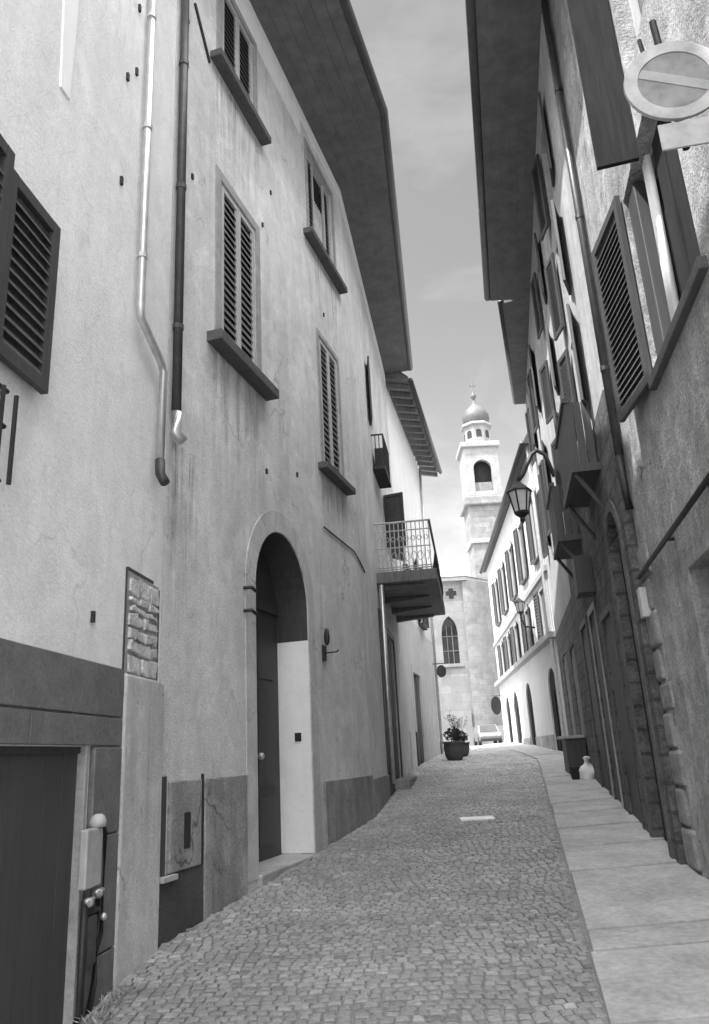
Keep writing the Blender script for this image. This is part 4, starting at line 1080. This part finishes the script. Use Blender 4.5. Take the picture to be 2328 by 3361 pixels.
def planter(x, y, r, hgt, label, tall):
    z = G(y)
    o = thing('potted_plant', label, 'potted plant', (x, y, z))
    mb = MB(); mb.lathe((x, y, z - .01), [(r * .62, 0), (r * .85, hgt * .2), (r * 1.0, hgt * .6), (r * .95, hgt * .88), (r * 1.06, hgt * .9), (r * 1.06, hgt), (r * .9, hgt)], 20); mb.build('pot', M['terra'], o, smooth=True)
    foliage((x, y, z + hgt + tall * .3), r * .9, tall * .35, 260, .055, M['leaf'], 'foliage', o)
    mb = MB()
    for k in range(7):
        t = Vector((x + random.gauss(0, .12), y + random.gauss(0, .12), z + hgt + tall * random.uniform(.8, 1.25))); b = Vector((x, y, z + hgt))
        mb.tube([b, (b + t) / 2 + Vector((random.gauss(0, .03), 0, 0)), t], .008, 5)
        for q in range(14):
            p = t + Vector((random.gauss(0, .05), random.gauss(0, .05), random.gauss(0, .06))); a = Vector((random.gauss(0, 1), random.gauss(0, 1), random.gauss(0, 1))).normalized() * .04
            mb.face([p - a, p + a.cross(Vector((0, 0, 1))) * .6, p + a, p - a.cross(Vector((0, 0, 1))) * .6])
    mb.build('stems', M['leafp'], o, recalc=False)
planter(2.38, 22.0, .29, .5, 'large round dark pot with tall flowering plant at the left wall near the church', .55)
planter(2.75, 23.6, .26, .4, 'smaller bushy potted plant standing behind the large dark pot', .5)

def bag_and_cabinet():
    y = 15.6; x = 4.1; z = G(y)
    o = thing('shop_counter', 'dark wooden street counter with pale top against the right wall', 'counter', (x, y + .4, z))
    mb = MB(); F = Frame((3.85, 16.0), (4.25, 16.0), True); mb.hexa([(3.93, 15.9, z), (4.3, 15.85, z), (4.4, 16.6, z), (4.03, 16.65, z), (3.93, 15.9, z + .72), (4.3, 15.85, z + .72), (4.4, 16.6, z + .72), (4.03, 16.65, z + .72)]); mb.build('cabinet', M['wood'], o, bevel=.01)
    mb = MB(); mb.hexa([(3.85, 15.85, z + .722), (4.32, 15.8, z + .722), (4.42, 16.65, z + .722), (3.95, 16.7, z + .722), (3.85, 15.85, z + .78), (4.32, 15.8, z + .78), (4.42, 16.65, z + .78), (3.95, 16.7, z + .78)]); mb.build('counter_top', M['slab'], o, bevel=.01)
    y = 14.9; z = G(y)
    mb = MB(); mb.lathe((4.02, y, z - .005), [(.13, 0), (.165, .03), (.18, .08), (.18, .14), (.165, .2), (.13, .26), (.085, .3), (.05, .33), (.04, .36), (.08, .42), (.03, .43)], 28); b = mb.build('sack', M['cloth'], None, smooth=True)
    for v in b.data.vertices:
        q = nz(v.co * 8) * .06 + nz(v.co * 22) * .02; v.co.x += q.x; v.co.y += q.y; v.co.z += q.z * .5 * (v.co.z > .03)
    tag(b, 'crumpled white sack tied at the neck on the pavement by the right wall', 'sack')
    mb = MB(); mb.lathe((3.82, y + .1, z - .005), [(.07, 0), (.1, .12), (.11, .24), (.12, .26), (.1, .27)], 12); tag(mb.build('flower_pot', M['rubber'], None, smooth=True), 'small black pot beside the white sack on the pavement', 'pot')
bag_and_cabinet()

def car():
    x, y = 6.85, 45.5; z = G(y)
    o = thing('parked_car', 'small pale car parked in front of the church at the top of the street', 'car', (x, y, z))
    w = .78
    side = [(-1.7, .25), (-1.75, .6), (-1.6, .78), (-.95, .9), (-.45, 1.38), (.9, 1.42), (1.5, .95), (1.75, .85), (1.78, .3)]
    mb = MB()
    secs = []
    for f, inset in ((-1, 0), (1, 0)):
        secs.append([Vector((x + f * w * (1 - .18 * max(0, (zz - .85) / .57)), y + yy, z + zz)) for yy, zz in side])
    n = len(side); i = len(mb.v); mb.v += secs[0] + secs[1]
    mb.f.append(tuple(range(i, i + n))); mb.f.append(tuple(range(i + 2 * n - 1, i + n - 1, -1))); mb.m += [0, 0]
    for k in range(n): mb.f.append((i + k, i + (k + 1) % n, i + n + (k + 1) % n, i + n + k)); mb.m.append(0)
    mb.build('body', M['car'], o, bevel=.06)
    mb = MB(); mb.hexa([(x - .62, y - .97, z + .93), (x + .62, y - .97, z + .93), (x + .55, y - .5, z + 1.36), (x - .55, y - .5, z + 1.36), (x - .62, y - .94, z + .93), (x + .62, y - .94, z + .93), (x + .55, y - .46, z + 1.36), (x - .55, y - .46, z + 1.36)]); mb.build('windscreen', M['glass'], o)
    for sx in (-1, 1):
        mb = MB(); mb.ball((x + sx * .56, y - 1.68, z + .66), .11); mb.build('headlight', M['lampg'], o, smooth=True)
        for yy in (-1.1, 1.1):
            mb = MB(); mb.tube([(x + sx * .62, y + yy, z + .29), (x + sx * .8, y + yy, z + .29)], .29, 18); mb.build('wheel', M['rubber'], o)
    mb = MB(); mb.hexa([(x - .76, y - 1.8, z + .25), (x + .76, y - 1.8, z + .25), (x + .76, y - 1.7, z + .25), (x - .76, y - 1.7, z + .25), (x - .74, y - 1.8, z + .45), (x + .74, y - 1.8, z + .45), (x + .74, y - 1.7, z + .45), (x - .74, y - 1.7, z + .45)]); mb.build('bumper', M['rubber'], o, bevel=.03)
    o.scale = (.8, .8, .8)
car()

def drain():
    y = 11.35; x = 1.46
    mb = MB(); mb.hexa([(x - .23, y - .12, G(y) - .02), (x + .23, y - .12, G(y) - .02), (x + .23, y + .12, G(y) - .02), (x - .23, y + .12, G(y) - .02),
                        (x - .23, y - .12, G(y - .12) + .014), (x + .23, y - .12, G(y - .12) + .014), (x + .23, y + .12, G(y + .12) + .014), (x - .23, y + .12, G(y + .12) + .014)])
    tag(mb.build('drain_cover', M['white'], bevel=.004), 'pale rectangular drain cover set in the middle of the cobbled street', 'drain cover')
drain()

# ------------------------------------------------------------------ light, sky, camera
CLOUD_FILL = 6.8
EL, HEAD = R(62), R(60)           # light travels towards HEAD (from +Y to +X)
d = Vector((math.sin(HEAD) * math.cos(EL), math.cos(HEAD) * math.cos(EL), -math.sin(EL)))
sun = bpy.data.lights.new('sun', 'SUN'); sun.energy = 2.0; sun.angle = R(.5); sun.color = (1, 1, 1)
so = bpy.data.objects.new('sun', sun); COL.objects.link(so)
so.rotation_euler = d.to_track_quat('-Z', 'Y').to_euler(); so.location = (-20, -20, 40)

W = bpy.data.worlds.new('World'); S.world = W; W.use_nodes = True
nt = W.node_tree; bg = nt.nodes['Background']
sky = nd(nt, 'ShaderNodeTexSky'); sky.sky_type = 'NISHITA'; sky.sun_disc = False
sky.sun_elevation = EL; sky.sun_rotation = HEAD + math.pi
sky.dust_density = 1.0
bw = nd(nt, 'ShaderNodeVectorMath', operation='DOT_PRODUCT'); bw.inputs[1].default_value = (1.35, -.35, -.08)   # black and white film behind a red filter
nt.links.new(sky.outputs[0], bw.inputs[0])
tc = nd(nt, 'ShaderNodeTexCoord')
cl = noise(nt, scaled(nt, tc.outputs['Generated'], 1, 1, 2.2), 2.6, 7, .6, .4)
cf = ramp(nt, cl, .52, 1.0, .8, 1.5)
# bright broken cloud added out of view overhead and behind as fill light, clear sky over the far end of the street
sx = nd(nt, 'ShaderNodeSeparateXYZ'); nt.links.new(tc.outputs['Generated'], sx.inputs[0])
ma = nd(nt, 'ShaderNodeMath', operation='MULTIPLY_ADD'); nt.links.new(sx.outputs[1], ma.inputs[0]); ma.inputs[1].default_value = -.35; nt.links.new(sx.outputs[2], ma.inputs[2])
mn = nd(nt, 'ShaderNodeMath', operation='MULTIPLY_ADD'); nt.links.new(cl, mn.inputs[0]); mn.inputs[1].default_value = .35; nt.links.new(ma.outputs[0], mn.inputs[2])
cloud_fill = ramp(nt, mn.outputs[0], .80, 0, .96, CLOUD_FILL)
sm = nd(nt, 'ShaderNodeMath', operation='ADD'); nt.links.new(mul(nt, bw.outputs['Value'], cf), sm.inputs[0]); nt.links.new(cloud_fill, sm.inputs[1])
nt.links.new(sm.outputs[0], bg.inputs['Color'])
bg.inputs['Strength'].default_value = .15

cam = bpy.data.cameras.new('camera'); co = bpy.data.objects.new('camera', cam); COL.objects.link(co)
cam.sensor_fit = 'VERTICAL'; cam.sensor_height = 36; cam.sensor_width = 36; cam.lens = 27
cam.clip_start = .05; cam.clip_end = 4000
from mathutils import Matrix
Rm = Matrix(((.998612248, .052664777, 0), (.015918358, -.301838689, -.953226107), (-.050201440, .951903266, -.302258148)))
co.matrix_world = Matrix.Translation((0, 0, 1.7)) @ Rm.to_4x4()
S.camera = co
S.render.resolution_x = 709; S.render.resolution_y = 1024
S.view_settings.view_transform = 'Standard'; S.view_settings.look = 'None'
S.view_settings.exposure = 2.3; S.view_settings.gamma = 1; S.view_settings.use_curve_mapping = False
S.cycles.max_bounces = 10; S.cycles.diffuse_bounces = 8
